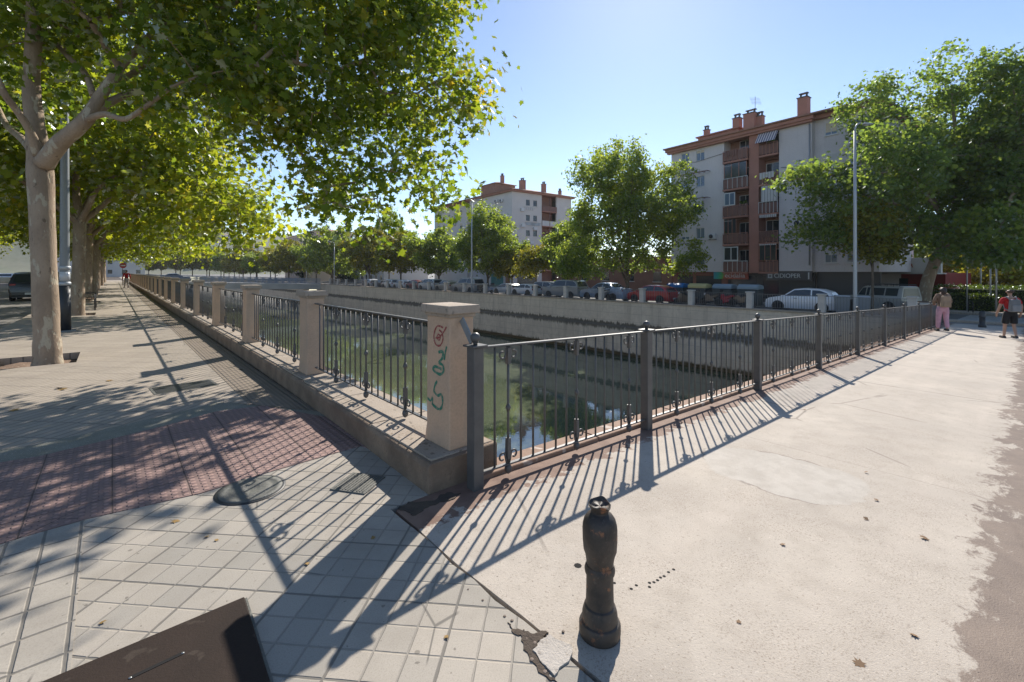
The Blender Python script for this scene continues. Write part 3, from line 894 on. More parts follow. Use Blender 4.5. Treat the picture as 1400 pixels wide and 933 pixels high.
# graffiti strokes: thin paint on the walkway face of the corner pillar
def stroke(mb, pts, wd, mi):
    """pts in crop pixels of the face"""
    P = []
    for x, y in pts:
        a = (x-58)/97.0; z = 1.19-(y-108)/565*0.97
        yy = 0.157*(1-2*a)
        P.append((yy, z))
    Q = []
    for i in range(len(P)-1):
        p0 = P[max(i-1, 0)]; p1 = P[i]; p2 = P[i+1]; p3 = P[min(i+2, len(P)-1)]
        for s in range(5):
            t = s/5
            Q.append(tuple(0.5*((2*p1[k])+(-p0[k]+p2[k])*t+(2*p0[k]-5*p1[k]+4*p2[k]-p3[k])*t*t+(-p0[k]+3*p1[k]-3*p2[k]+p3[k])*t**3) for k in (0, 1)))
    Q.append(P[-1])
    for i, (a, b) in enumerate(zip(Q[:-1], Q[1:])):
        d = Vector((b[0]-a[0], b[1]-a[1]))
        if d.length < 1e-6: continue
        n_ = Vector((-d.y, d.x)).normalized()*wd*(0.8+0.15*math.sin(i*0.9))
        e = d.normalized()*wd*0.2
        def xz(z): return -(np.interp(z, [z0, z0+0.05, z0+0.12, 1.17], [0.118, 0.115, 0.108, 0.105])+0.002+0.0001*(i % 5))
        q = [(a[0]-e.x-n_.x, a[1]-e.y-n_.y), (b[0]+e.x-n_.x, b[1]+e.y-n_.y), (b[0]+e.x+n_.x, b[1]+e.y+n_.y), (a[0]-e.x+n_.x, a[1]-e.y+n_.y)]
        mb.add([(xz(z), y, z) for y, z in q], [(0, 1, 2, 3)], mi)
gr = MB()
stroke(gr, [(128, 165), (105, 162), (92, 190), (90, 220), (100, 245), (118, 242), (128, 215), (124, 188), (112, 178)], 0.008, 0)
stroke(gr, [(142, 160), (130, 185), (112, 210), (98, 215)], 0.008, 0)
stroke(gr, [(108, 196), (118, 205), (112, 222), (102, 214), (108, 196)], 0.006, 0)
stroke(gr, [(143, 243), (138, 268), (134, 300)], 0.010, 1)
stroke(gr, [(110, 274), (128, 268), (126, 295), (112, 318), (128, 326), (130, 352), (116, 368), (94, 362), (86, 350), (98, 340), (122, 344)], 0.013, 1)
stroke(gr, [(104, 402), (94, 425), (92, 452), (108, 462), (122, 452), (128, 478), (122, 510), (108, 520), (82, 508)], 0.012, 1)
stroke(gr, [(62, 490), (76, 497), (84, 480), (84, 512)], 0.010, 1)
def spray(name, c):
    t = NT(name)
    return t.done(t.mix(t.math('MULTIPLY', t.step(t.noise(45.0, 4, 0.7), 0.45, 0.7), 0.75), c, (0.42, 0.32, 0.24)), 0.7)
gr.build('graffiti', [spray('red_spray_paint', (0.30, 0.05, 0.05)), spray('green_spray_paint', (0.015, 0.19, 0.12))], pillars[0])

gD = 'iron railing panels between the pillars of the left fence'
caches = {}
for i in range(len(py_)-1):
    a = py_[i]+0.155; L = py_[i+1]-py_[i]-0.31
    lab = ('iron bar railing panel between the graffitied corner pillar and the next pillar' if i == 0 else
           f'iron bar railing panel after the {ORD[i]} pillar along the walkway')
    c = caches.setdefault(round(L, 3), {})
    if i < 16:
        panel(lab, (PX, a, 0.215), PI/2, L, 20, (4, 10, 16), 0.085, 0.885, 0, gD, c)
    else:
        if 'far' not in caches:
            mb = MB(); mb.box((L/2, 0, 1.1), (L, 0.04, 0.014)); mb.box((L/2, 0, 0.3), (L, 0.034, 0.012))
            for k in range(1, 21): mb.box((L*k/21, 0, 0.7), (0.018, 0.018, 0.8))
            caches['far'] = mb.mesh('iron_railing', M['iron'])
        o = link('iron_railing', caches['far'], None, (PX, a, 0), (0, 0, PI/2)); _props(o, lab, 'railing', gD)

# far bank fence: pale pillars and thin railings
FX = 31.2
ft = [4.03+4.0*k for k in range(0, 22)]
mb = MB(); mb.box((0, 0, 0.5), (0.36, 0.36, 1.0)); mb.box((0, 0, 1.04), (0.46, 0.46, 0.08))
fp_me = mb.mesh('fence_pillar', M['white_pillar'], 0.012)
mb = MB(); L = 4.0-0.36
mb.box((L/2, 0, 0.94), (L, 0.045, 0.03)); mb.box((L/2, 0, 0.12), (L, 0.035, 0.02))
for k in range(1, 25): mb.box((L*k/25, 0, 0.53), (0.018, 0.018, 0.82))
fr_me = mb.mesh('iron_railing', M['iron_far'])
gE = 'pale pillars along the far-bank fence'; gF = 'thin railing panels of the far-bank fence'
for i, y in enumerate(ft):
    o = link('fence_pillar', fp_me, None, (FX, y, -0.862)); _props(o, f'pale far-bank fence pillar, {ORD[i]} along the canal from the bridge', 'pillar', gE)
    if i < len(ft)-1:
        o = link('iron_railing', fr_me, None, (FX, y+0.18, -0.862), (0, 0, PI/2)); _props(o, f'thin far-bank railing panel, {ORD[i]} along the canal from the bridge', 'railing', gF)

# ------------------------------------------------------------------ second bridge, far up the canal
b2 = thing('footbridge', 'distant grey road bridge with blue-grey mesh railing crossing the canal', 'bridge', (0, 93, 0))
mb = MB()
v_ = [(x, y, zg(x)+z) for x in (2.2, 31) for y, z in ((-0.4, -1.0), (9, -1.0), (9, 0.05), (-0.4, 0.05), (-0.4, -0.35))]
mb.add(v_, [(0, 1, 2, 3, 4), (9, 8, 7, 6, 5), (0, 5, 6, 1), (1, 6, 7, 2), (2, 7, 8, 3), (3, 8, 9, 4), (4, 9, 5, 0)])
mb.build('deck', surf('far_bridge_concrete', (0.50, 0.48, 0.45), (0.40, 0.385, 0.36), 0.6, 0.85, 0.2, 10), b2)
for nm, ya in (('railing', -0.3), ('railing', 8.8)):
    mb = MB()
    for k in range(260):
        x = 2.4 + k*0.11
        mb.box((x, ya, zg(x)+0.55), (0.045, 0.03, 1.05))
    for z in (1.12, 0.15, 0.62):
        mb.add([(x, ya+y, zg(x)+z+q) for x in (2.2, 31) for y, q in ((-.03, -.025), (.03, -.025), (.03, .025), (-.03, .025))],
               [(0, 1, 2, 3), (7, 6, 5, 4), (0, 4, 5, 1), (1, 5, 6, 2), (2, 6, 7, 3), (3, 7, 4, 0)])
    mb.build(nm, M['iron_blue'], b2)

# ------------------------------------------------------------------ bollards
def bollard_big():
    p = gpt(820, 868, -0.003)
    t = thing('bollard', 'dented dark cast iron bollard with broken torn top standing in the foreground', 'bollard', (p.x, p.y, zg(p.x)+0.004), 0.4)
    base = MB(); base.lathe([(0.082, 0), (0.085, 0.012), (0.085, 0.045), (0.080, 0.056), (0.073, 0.06), (0.072, 0.088), (0.070, 0.098), (0.064, 0.118), (0.057, 0.124)], n=32)
    base.build('base', M['cast'], t)
    sh = MB()
    def dent(p, a):
        d = math.exp(-((a-4.3)/0.6)**2)*math.exp(-((p.z-0.40)/0.09)**2)*0.07 + math.exp(-((a-2.2)/0.5)**2)*math.exp(-((p.z-0.36)/0.08)**2)*0.08
        k = 1-d
        return (p.x*k, p.y*k, p.z)
    sh.lathe([(0.058, 0.11), (0.056, 0.18), (0.055, 0.262)], n=32)
    sh.build('shaft', M['cast'], t)
    rg = MB(); rg.lathe([(0.055, 0.250), (0.061, 0.254), (0.063, 0.268), (0.060, 0.280), (0.057, 0.288)], n=32)
    rg.build('ring', M['cast'], t)
    hd = MB()
    hd.lathe([(0.056, 0.280), (0.057, 0.300), (0.062, 0.325), (0.070, 0.345), (0.073, 0.38), (0.073, 0.43), (0.071, 0.450), (0.065, 0.472), (0.054, 0.488), (0.041, 0.498), (0.036, 0.502)], n=40, fn=dent)
    hd.build('head', M['cast'], t)
    nk = MB()
    def torn(p, a):
        q = max(0.0, (p.z-0.505)/0.03)
        s = 1 + q*(0.07*math.sin(2*a+0.6)+0.03*math.sin(5*a))
        return (p.x*s, p.y*s, p.z + q*(0.006*math.sin(2*a+1.2)+0.003*math.sin(5*a+2)))
    nk.lathe([(0.037, 0.498), (0.035, 0.506), (0.039, 0.518), (0.048, 0.532), (0.0495, 0.535), (0.046, 0.537), (0.040, 0.530), (0.030, 0.526), (0.0005, 0.525)], n=40, fn=torn)
    nk.build('torn_collar', M['cast'], t)
    for q in t.children: q.data.set_sharp_from_angle(angle=R(28))
bollard_big()
p = gpt(1343, 450, -0.93)
t = thing('bollard', 'small dark cast iron bollard at the far end of the bridge by the crosswalk', 'bollard', (p.x, p.y, zg(p.x)))
mb = MB(); mb.lathe([(0.13, 0), (0.13, 0.10), (0.10, 0.14), (0.095, 0.42), (0.115, 0.45), (0.10, 0.49), (0.105, 0.62), (0.07, 0.68), (0.001, 0.70)], n=16)
mb.build('shaft', M['dark'], t)

# ------------------------------------------------------------------ utility lid, manholes, grate
def frame_box(P):
    return [(p.x, p.y) for p in P]
A_ = gpt(334, 822); B_ = gpt(368, 935); C_ = gpt(68, 935)
C_ = gpt(130, 906.5) if False else A_ + (C_-A_).normalized()*1.2
B2 = A_ + (B_-A_).normalized()*0.95
D_ = B2 + (C_-A_)
t = thing('utility_cover', 'dark brown metal utility cover plate with a slot lying on the grey pavers', 'utility cover', (A_.x, A_.y, 0))
mb = MB(); mb.prism([(q.x-A_.x, q.y-A_.y) for q in (A_, B2, D_, C_)], 0.0, 0.022)
mb.build('plate', M['lid'], t, 0.004)
S1 = gpt(178, 928, 0.02)-A_; S2 = gpt(250, 894, 0.02)-A_
d = (S2-S1).normalized(); n_ = Vector((-d.y, d.x, 0))*0.008
mb = MB(); mb.prism([(q.x, q.y) for q in (S1-n_, S2-n_, S2+n_, S1+n_)], 0.018, 0.0235)
mb.build('slot', M['hole'], t)
mb = MB()
for q in (S1, S2):
    mb.lathe([(0.001, 0), (0.005, 0.0), (0.005, 0.002), (0.001, 0.0022)], (q.x, q.y, 0.022), 10)
mb.build('rivet', M['alloy'], t)
fr_ = MB()
e1 = (C_-A_).normalized(); e2 = (B2-A_).normalized()
for q0, q1, nn in ((A_, C_, -e2), (A_, B2, -e1)):
    mb_ = [(q0-A_), (q1-A_), (q1-A_)+nn*0.012, (q0-A_)+nn*0.012]
    fr_.prism([(q.x, q.y) for q in mb_], 0.0, 0.013)
fr_.build('rim', M['manhole'], t, 0.002)

p = gpt(343, 671)
t = thing('manhole_cover', 'round worn iron manhole cover in the grey pavers beside the red tactile strip', 'manhole cover', (p.x, p.y, 0.006))
mb = MB(); mb.lathe([(0.215, 0), (0.215, 0.004), (0.198, 0.0045)], n=40); mb.build('frame', M['dark'], t)
mb = MB(); mb.lathe([(0.194, 0.0), (0.194, 0.0085), (0.16, 0.009), (0.157, 0.0075), (0.12, 0.0075), (0.117, 0.009), (0.06, 0.009), (0.057, 0.0075), (0.0005, 0.0075)], n=40)
mb.build('lid', M['manhole'], t)
# square ribbed grate near the kerb
Q = [gpt(*q) for q in [(458, 660), (489, 638), (530, 672), (484, 684)]]
c_ = sum(Q, Vector())/4
t = thing('drain_cover', 'small square ribbed metal cover set in the pavers next to the kerb corner', 'drain cover', (c_.x, c_.y, 0.006))
ang = math.atan2((Q[1]-Q[0]).y, (Q[1]-Q[0]).x)
mb = MB(); mb.box((0, 0, 0.004), (0.27, 0.27, 0.008), ang); mb.build('plate', M['manhole'], t, 0.002)
mb = MB()
for k in range(11):
    off = -0.11+k*0.022
    mb.box((-off*math.sin(ang), off*math.cos(ang), 0.009), (0.24, 0.009, 0.006), ang)
mb.build('ribs', M['manhole'], t)
p = gpt(252, 529)
t = thing('manhole_cover', 'dark square cover sunk in the walkway, crossed by the rail shadow', 'manhole cover', (p.x, p.y, 0.0))
mb = MB(); mb.box((0, 0, 0.003), (0.62, 0.40, 0.008), R(4)); mb.build('lid', M['dark'], t, 0.002)
mb = MB(); mb.box((0, 0, 0.0015), (0.68, 0.46, 0.005), R(4)); mb.build('frame', M['manhole'], t)

# ------------------------------------------------------------------ lamp posts
def lamp_post(name, label, x, y, z, h, r, arm, yaw, m, group, band=False):
    arm = arm*0.45
    t = thing(name, label, 'lamp post', (x, y, z), yaw, group)
    mb = MB(); mb.tube([(0, 0, 0), (0, 0, 0.5), (0, 0, h*0.55), (0, 0, h-0.45)], [r*1.08, r, r*0.82, r*0.6], 14); mb.build('pole', m, t)
    mb = MB(); mb.box((0, 0, 0.012), (r*4.2, r*4.2, 0.024)); mb.build('base_plate', m, t, 0.004)
    pts = [(0, 0, h-0.45)] + [(arm*(1-math.cos(a)), 0, h-0.45+0.45*math.sin(a)) for a in [i*PI/2/8 for i in range(1, 9)]]
    mb = MB(); mb.tube(pts, [r*0.6]+[r*0.42]*8, 10); mb.build('arm', m, t)
    mb = MB(); mb.lathe([(0.001, -0.5), (0.10, -0.45), (0.15, -0.2), (0.14, 0.1), (0.05, 0.22)], (arm+0.35, 0, h-0.03), 14, M=Matrix.Rotation(-PI/2, 3, 'Y') @ Matrix.Diagonal((0.55, 1, 1)))
    hd = mb.build('lamp_head', m, t)
    mb = MB(); mb.lathe([(0.001, -0.05), (0.09, -0.03), (0.11, 0.0)], (arm+0.38, 0, h-0.09), 12); mb.build('diffuser', M['headlamp'], hd)
    if band:
        mb = MB(); mb.tube([(0, 0, 0.0), (0, 0, 1.15)], [r*1.22, r*1.12], 16); mb.build('dark_sleeve', M['dark'], t)
        mb = MB(); mb.lathe([(r*1.0, 1.15), (r*1.25, 1.17), (r*1.25, 1.23), (r*1.02, 1.25)], n=16); mb.lathe([(r*1.0, 1.55), (r*1.18, 1.57), (r*1.18, 1.63), (r*1.0, 1.65)], n=16); mb.build('collar', M['galv'], t)
        mb = MB(); mb.lathe([(r*1.03, 1.28), (r*1.03, 1.5)], n=16); mb.build('sticker_band', M['headlamp'], t)
    return t
p = gpt(88.5, 453)
lamp_post('street_lamp', 'thick grey lamp post behind the nearest plane tree trunk on the walkway', p.x, p.y, 0, 9.5, 0.10, 1.4, R(180), M['pole_grey'], None, True)
gl = 'galvanised lamp posts along the far-bank street'
for px, py, D, lab, yw in [(1169, 168, 32.2, 'tall galvanised lamp post rising in front of the big right-hand tree', 0.0),
                       (645, 273, 32.2, 'tall galvanised lamp post in front of the pale building with laundry', 0.0),
                       (457, 331, 32.4, 'galvanised lamp post by the far bank beside the second bridge, arm to the left', PI),
                       (419, 322, 36.0, 'distant lamp post beyond the second bridge, arm to the right', 0.0)]:
    yy = along(px, D); yc = SA*D+CA*yy
    h = CAM_H+(372-py)/FPX*yc-zg(D)
    lamp_post('street_lamp', lab, D, yy, zg(D), h, 0.105, 0.9, yw-R(30), M['galv'], gl)

# ------------------------------------------------------------------ bench by the second trunk
bn = thing('park_bench', 'metal framed bench with wooden slats between the second and third plane trunks', 'bench', (-0.75, 25.0, 0), R(90))
mb = MB()
for k in range(4): mb.box((0, -0.18+k*0.12, 0.45), (1.7, 0.09, 0.03))
mb.build('seat', surf('bench_wood', (0.16, 0.10, 0.06), (0.10, 0.065, 0.04), 6, 0.7, 0.3, 40), bn, 0.004)
mb = MB()
for k in range(3): mb.box((0, 0.28+k*0.03, 0.6+k*0.13), (1.7, 0.03, 0.09))
mb.build('backrest', bpy.data.materials['bench_wood'], bn, 0.004)
for sx in (-0.78, 0.78):
    mb = MB(); mb.tube([(sx, -0.24, 0), (sx, -0.22, 0.62), (sx, -0.05, 0.66), (sx, 0.24, 0.62), (sx, 0.36, 0.95)], 0.022, 8); mb.tube([(sx, 0.24, 0.62), (sx, 0.26, 0.3), (sx, 0.34, 0)], 0.022, 8); mb.tube([(sx, -0.22, 0.43), (sx, 0.26, 0.43)], 0.02, 8)
    mb.build('side_frame', M['dark'], bn)
# ------------------------------------------------------------------ trees
LEAF_LOBED = np.array([(0, -.55), (.10, -.22), (.36, -.34), (.30, -.06), (.52, .12), (.24, .16), (.16, .34), (0, .56), (-.16, .34), (-.24, .16), (-.52, .12), (-.30, -.06), (-.36, -.34), (-.10, -.22)])
LEAF_STAR = np.array([(0, -.5), (.40, -.28), (.25, 0), (.46, .20), (.14, .22), (0, .55), (-.14, .22), (-.46, .20), (-.25, 0), (-.40, -.28)])
LEAF_OVAL = np.array([(0, -.55), (.34, -.20), (.30, .22), (0, .55), (-.30, .22), (-.34, -.20)])

def unit(a):
    return a/np.maximum(np.linalg.norm(a, axis=1, keepdims=True), 1e-9)

def leaf_mesh(name, pos, nrm, size, shape, mat, rg):
    n = len(pos); k = len(shape)
    nrm = unit(nrm)
    ref = unit(rg.normal(size=(n, 3)))
    e1 = unit(np.cross(nrm, ref)); e2 = np.cross(nrm, e1)
    s = size[:, None, None]
    fold = 0.22*np.abs(shape[:, 0])[None, :, None]*rg.uniform(-1, 1, (n, 1, 1))
    droop = -0.25*(np.clip(shape[:, 1], 0, 1)**2)[None, :, None]
    v = pos[:, None, :] + s*(shape[None, :, 0, None]*e1[:, None, :] + shape[None, :, 1, None]*e2[:, None, :] + (fold+droop)*nrm[:, None, :])
    v = v.reshape(-1, 3).astype(np.float32)
    me = bpy.data.meshes.new(name)
    me.vertices.add(n*k); me.vertices.foreach_set('co', v.ravel())
    me.loops.add(n*k); me.loops.foreach_set('vertex_index', np.arange(n*k, dtype=np.int32))
    me.polygons.add(n); me.polygons.foreach_set('loop_start', np.arange(0, n*k, k, dtype=np.int32))
    me.polygons.foreach_set('loop_total', np.full(n, k, dtype=np.int32))
    me.materials.append(mat)
    me.update(calc_edges=True)
    return me

def frustums(mb, A, B, ra, rb, n=6):
    for a, b, r0, r1 in zip(A, B, ra, rb):
        d = Vector(b-a)
        if d.length < 1e-6: continue
        d.normalize(); e1 = d.orthogonal().normalized(); e2 = d.cross(e1)
        vs = []
        for c, r in ((Vector(a), r0), (Vector(b), r1)):
            for k in range(n):
                t = 2*PI*k/n
                vs.append(c+(e1*math.cos(t)+e2*math.sin(t))*r)
        mb.add(vs, [(k, (k+1) % n, n+(k+1) % n, n+k) for k in range(n)], 0, True)

def sample_ell(ells, n, rg, shell=0.55):
    vol = np.array([a[3]*a[4]*a[5]*(a[6] if len(a) > 6 else 1.0) for a in ells]); vol = vol/vol.sum()
    idx = rg.choice(len(ells), n, p=vol)
    d = unit(rg.normal(size=(n, 3)))
    rad = rg.uniform(0, 1, n)**(shell/1.65)
    E = np.array([a[:6] for a in ells])[idx]
    return E[:, :3] + d*rad[:, None]*E[:, 3:6]

def twigs(base, targets, rg, tip=0.007, sag=0.05):
    """nearest-node branching from limb nodes (pos, radius) to the cluster centres"""
    P = [np.array(p) for p, r in base]; R0 = [r for p, r in base]
    par = [-1]*len(P); cnt = [0]*len(P)
    PA = np.array(P)
    c = PA.mean(0)
    order = np.argsort(np.linalg.norm(targets-c, axis=1))
    for ti in order:
        t = targets[ti]
        d = np.linalg.norm(PA-t, axis=1)
        j = int(np.argmin(d))
        L = d[j]
        m = 1 if L < 0.5 else (2 if L < 1.3 else 4)
        prev = j; p0 = PA[j].copy(); new = []
        for s in range(1, m+1):
            f = s/m
            q = p0*(1-f)+t*f
            if s < m: q = q + rg.normal(size=3)*0.07*L/m + np.array([0, 0, sag*L*math.sin(PI*f)])
            new.append(q); par.append(prev); R0.append(None); cnt.append(0); prev = len(par)-1
        PA = np.vstack([PA, np.array(new)])
        q = prev
        while q != -1:
            cnt[q] += 1; q = par[q]
    A = []; B = []; ra = []; rb = []
    for i in range(len(par)):
        if par[i] < 0 or R0[i] is not None: continue
        r1 = tip*max(1, cnt[i])**0.45
        pj = par[i]
        r0 = tip*max(1, cnt[pj])**0.45 if R0[pj] is None else min(R0[pj]*0.8, r1*1.25)
        A.append(PA[pj]); B.append(PA[i]); ra.append(max(r0, r1)); rb.append(r1)
    return A, B, ra, rb

def densify(pts, rad, step=0.35):
    out = []
    for (a, r0), (b, r1) in zip(zip(pts[:-1], rad[:-1]), zip(pts[1:], rad[1:])):
        a = Vector(a); b = Vector(b); n = max(1, int((b-a).length/step))
        for i in range(n):
            out.append((a.lerp(b, i/n), r0+(r1-r0)*i/n))
    out.append((Vector(pts[-1]), rad[-1]))
    return out
def smooth_path(pts, rad, sub=4):
    P = [Vector(p) for p in pts]; o = []; rr = []
    for i in range(len(P)-1):
        p0 = P[max(i-1, 0)]; p1 = P[i]; p2 = P[i+1]; p3 = P[min(i+2, len(P)-1)]
        for s in range(sub):
            t = s/sub
            o.append(0.5*((2*p1)+(p2-p0)*t+(2*p0-5*p1+4*p2-p3)*t*t+(3*p1-p0-3*p2+p3)*t**3)); rr.append(rad[i]*(1-t)+rad[i+1]*t)
    o.append(P[-1]); rr.append(rad[-1])
    return o, rr

def make_tree(name, label, loc, limbs, ells, ncl, per, sig, lsize, shape, leafmat, seed, group=None, bark='bark', shell=0.55, tip=0.008, minz=None, upb=0.6, cat='tree', rotz=0.0, trunk_n=14, knots=True):
    """limbs: list of (points, radii); first is the trunk. local coordinates"""
    rg = np.random.default_rng(seed); rr = random.Random(seed)
    t = thing(name, label, cat, loc, rotz, group)
    mb = MB(); base = []
    for i, (pts, rad) in enumerate(limbs):
        o, r = smooth_path(pts, rad)
        if knots:
            r = [q*(1+0.025*math.sin(j*1.7+i)+rr.uniform(-.02, .02)) for j, q in enumerate(r)]
        mb.tube(o, r, trunk_n if i == 0 else 9)
        base += densify(o, r) if i else densify(o, r)[-6:]
    tg = sample_ell(ells, ncl, rg, shell)
    if minz is not None: tg = tg[tg[:, 2] > minz]
    A, B, ra, rb = twigs(base, tg, rg, tip)
    frustums(mb, A, B, ra, rb, 5)
    me = mb.mesh('trunk', M[bark], recalc=False)
    link('trunk', me, t)
    n = len(tg)*per
    ci = rg.integers(0, len(tg), n)
    off = rg.normal(size=(n, 3))*np.array([sig, sig, sig*0.75])
    pos = tg[ci]+off
    nrm = rg.normal(size=(n, 3))*0.75 + np.array([0, 0, upb]) + 0.5*off/sig
    size = lsize*(0.35+0.9*rg.beta(1.8, 1.6, n))
    link('crown', leaf_mesh('crown', pos, nrm, size, shape, M[leafmat], rg), t)
    return t

def L3(px, py, yc, base):
    p = dpt(px, py, yc); return (p.x-base.x, p.y-base.y, p.z-base.z)
def E3(xc, yc, z, rx, ry, rz, base, wgt=1.0):
    p = c2w(xc, yc, z); q = (rx+ry)/2
    return (p.x-base.x, p.y-base.y, p.z-base.z, q, q, rz, wgt)

# nearest plane tree
b1 = gpt(65, 494, -0.06)
lim = [
 ([L3(65, 500, 7.6, b1), L3(65, 480, 7.6, b1), L3(63, 430, 7.6, b1), L3(59, 330, 7.6, b1), L3(55, 235, 7.6, b1), L3(50, 185, 7.6, b1), L3(43, 120, 7.65, b1), L3(46, 40, 7.7, b1), L3(40, -70, 7.8, b1), L3(35, -200, 7.8, b1)],
  [0.20, 0.178, 0.165, 0.160, 0.172, 0.13, 0.115, 0.10, 0.08, 0.05]),
 ([L3(60, 225, 7.55, b1), L3(82, 196, 7.45, b1), L3(105, 176, 7.4, b1), L3(122, 158, 7.4, b1), L3(140, 128, 7.5, b1), L3(158, 102, 7.6, b1), L3(176, 80, 7.8, b1), L3(240, 20, 8.2, b1), L3(330, -40, 8.6, b1)],
  [0.14, 0.125, 0.115, 0.105, 0.085, 0.072, 0.062, 0.045, 0.03]),
 ([L3(122, 160, 7.4, b1), L3(150, 140, 7.6, b1), L3(180, 126, 7.9, b1), L3(206, 112, 8.2, b1), L3(270, 62, 8.6, b1), L3(350, 30, 8.8, b1), L3(450, 30, 8.9, b1), L3(560, 60, 8.9, b1)],
  [0.08, 0.065, 0.055, 0.046, 0.036, 0.026, 0.018, 0.01]),
 ([L3(118, 164, 7.35, b1), L3(145, 156, 7.2, b1), L3(172, 163, 7.1, b1), L3(205, 142, 7.0, b1), L3(250, 112, 7.1, b1), L3(330, 92, 7.3, b1)],
  [0.055, 0.046, 0.04, 0.034, 0.022, 0.009]),
 ([L3(135, 136, 7.45, b1), L3(150, 116, 7.8, b1), L3(183, 100, 8.4, b1), L3(240, 60, 9.2, b1), L3(330, 60, 9.8, b1), L3(430, 110, 10.2, b1)],
  [0.075, 0.06, 0.055, 0.045, 0.032, 0.015]),
 ([L3(53, 212, 7.5, b1), L3(40, 178, 7.3, b1), L3(22, 150, 7.1, b1), L3(4, 125, 6.9, b1), L3(-25, 60, 6.7, b1), L3(-60, -40, 6.6, b1)],
  [0.085, 0.055, 0.05, 0.048, 0.04, 0.02]),
 ([L3(128, 132, 7.5, b1), L3(116, 100, 7.7, b1), L3(88, 72, 8.0, b1), L3(60, 30, 8.4, b1), L3(60, -60, 9.0, b1)],
  [0.05, 0.045, 0.04, 0.032, 0.015]),
 ([L3(48, 210, 7.7, b1), L3(30, 190, 8.3, b1), L3(5, 165, 9.2, b1), L3(-20, 100, 10.2, b1)],
  [0.08, 0.06, 0.05, 0.02]),
]
ell = [E3(-4.6, 8.7, 6.4, 2.9, 2.9, 2.5, b1, 0.9), E3(-7.9, 7.7, 7.8, 3.3, 3.3, 2.4, b1, 0.8), E3(-2.05, 8.9, 5.0, 1.4, 1.7, 2.1, b1, 1.5), E3(-0.75, 8.3, 4.7, .45, .6, 1.3, b1, 0.9), E3(-5.2, 7.3, 4.7, 1.2, .8, .6, b1, 1.3), E3(-3.9, 7.7, 4.5, .9, .8, .6, b1, 1.3),
       E3(-2.65, 8.5, 7.6, 1.9, 2.1, 2.0, b1, 1.3), E3(-2.6, 8.5, 3.15, 0.55, 0.6, 1.05, b1, 1.5), E3(-3.4, 9.4, 4.0, 0.9, 0.9, 0.95, b1, 1.3), E3(-1.6, 9.2, 3.4, 0.65, 0.7, 0.75, b1, 1.6), E3(-2.75, 8.4, 2.35, 0.6, 0.5, 0.55, b1, 2.6), E3(-3.6, 8.8, 3.0, 0.5, 0.5, 0.7, b1, 2.0), E3(-2.3, 8.6, 3.0, .6, .6, .6, b1, 1.8), E3(-6.3, 8.0, 5.4, 1.6, 1.6, 1.0, b1, 0.8),
       E3(-10.2, 8.4, 6.2, 2.2, 2.2, 2.0, b1, 0.7)]
make_tree('plane_tree', 'nearest plane tree, thick pale forked trunk in an open pit before the grey lamp post', (b1.x, b1.y, b1.z), lim, ell, 540, 84, 0.31, 0.165, LEAF_LOBED, 'leaf_near', 5, 'plane trees lining the left walkway', tip=0.0075)

# the row of planes further along
def plane_limbs(rr, h=3.4, spread=3.6, top=8.5, r=0.185):
    L = [([(0, 0, -0.1), (0, 0, 0.25), (0.02, 0.02, 1.4), (0.05, -0.03, 2.6), (0.06, 0.0, h)], [r*1.35, r*1.08, r*0.98, r*0.95, r*1.0])]
    k = 5
    for i in range(k):
        a = 2*PI*i/k + rr.uniform(-.35, .35); s = spread*rr.uniform(0.75, 1.1)
        L.append(([(0.05, 0, h-0.15), (0.5*math.cos(a), 0.5*math.sin(a), h+0.35), (0.35*s*math.cos(a), 0.35*s*math.sin(a), h+1.1), (0.7*s*math.cos(a+.2), 0.7*s*math.sin(a+.2), h+2.0), (s*math.cos(a+.1), s*math.sin(a+.1), h+2.6+rr.uniform(-.4, .8))],
                  [r*0.6, r*0.5, r*0.38, r*0.26, 0.02]))
    L.append(([(0.06, 0, h-0.2), (-0.05, 0.1, h+1.4), (0.1, -0.1, h+3.0), (0, 0, top)], [r*0.75, r*0.55, r*0.38, 0.03]))
    return L
gP = 'plane trees lining the left walkway'
rr = random.Random(3)
elR = [(0, 0, 7.0, 4.6, 4.6, 2.6), (2.6, 1.6, 5.0, 2.6, 2.6, 1.7), (2.8, -2.2, 4.9, 2.4, 2.4, 1.6), (-2.5, -1.8, 5.4, 2.4, 2.4, 1.6), (-1.0, 3.0, 5.0, 2.4, 2.4, 1.6), (4.6, -0.2, 4.2, 1.5, 1.7, 1.3, 1.3), (4.4, -3.4, 3.6, 1.3, 1.3, 1.2, 1.5)]
t2 = make_tree('plane_tree', 'second plane tree of the walkway row, pale trunk just behind the grey lamp post', (-0.92, 22.1, -0.06), plane_limbs(rr), elR, 400, 66, 0.46, 0.24, LEAF_STAR, 'leaf_row', 21, gP)
elR2 = [(0, 0, 7.2, 4.4, 4.4, 2.6), (-2.6, 1.6, 5.2, 2.4, 2.4, 1.7), (2.6, -1.8, 5.0, 2.6, 2.6, 1.7), (2.2, 2.4, 4.9, 2.4, 2.4, 1.5), (-1.0, -3.0, 5.1, 2.4, 2.4, 1.6), (4.2, 1.2, 4.2, 1.6, 1.6, 1.2)]
t3 = make_tree('plane_tree', 'third plane tree of the walkway row, beyond the bench', (-0.95, 31.0, -0.06), plane_limbs(rr), elR2, 360, 58, 0.5, 0.27, LEAF_STAR, 'leaf_row', 22, gP)
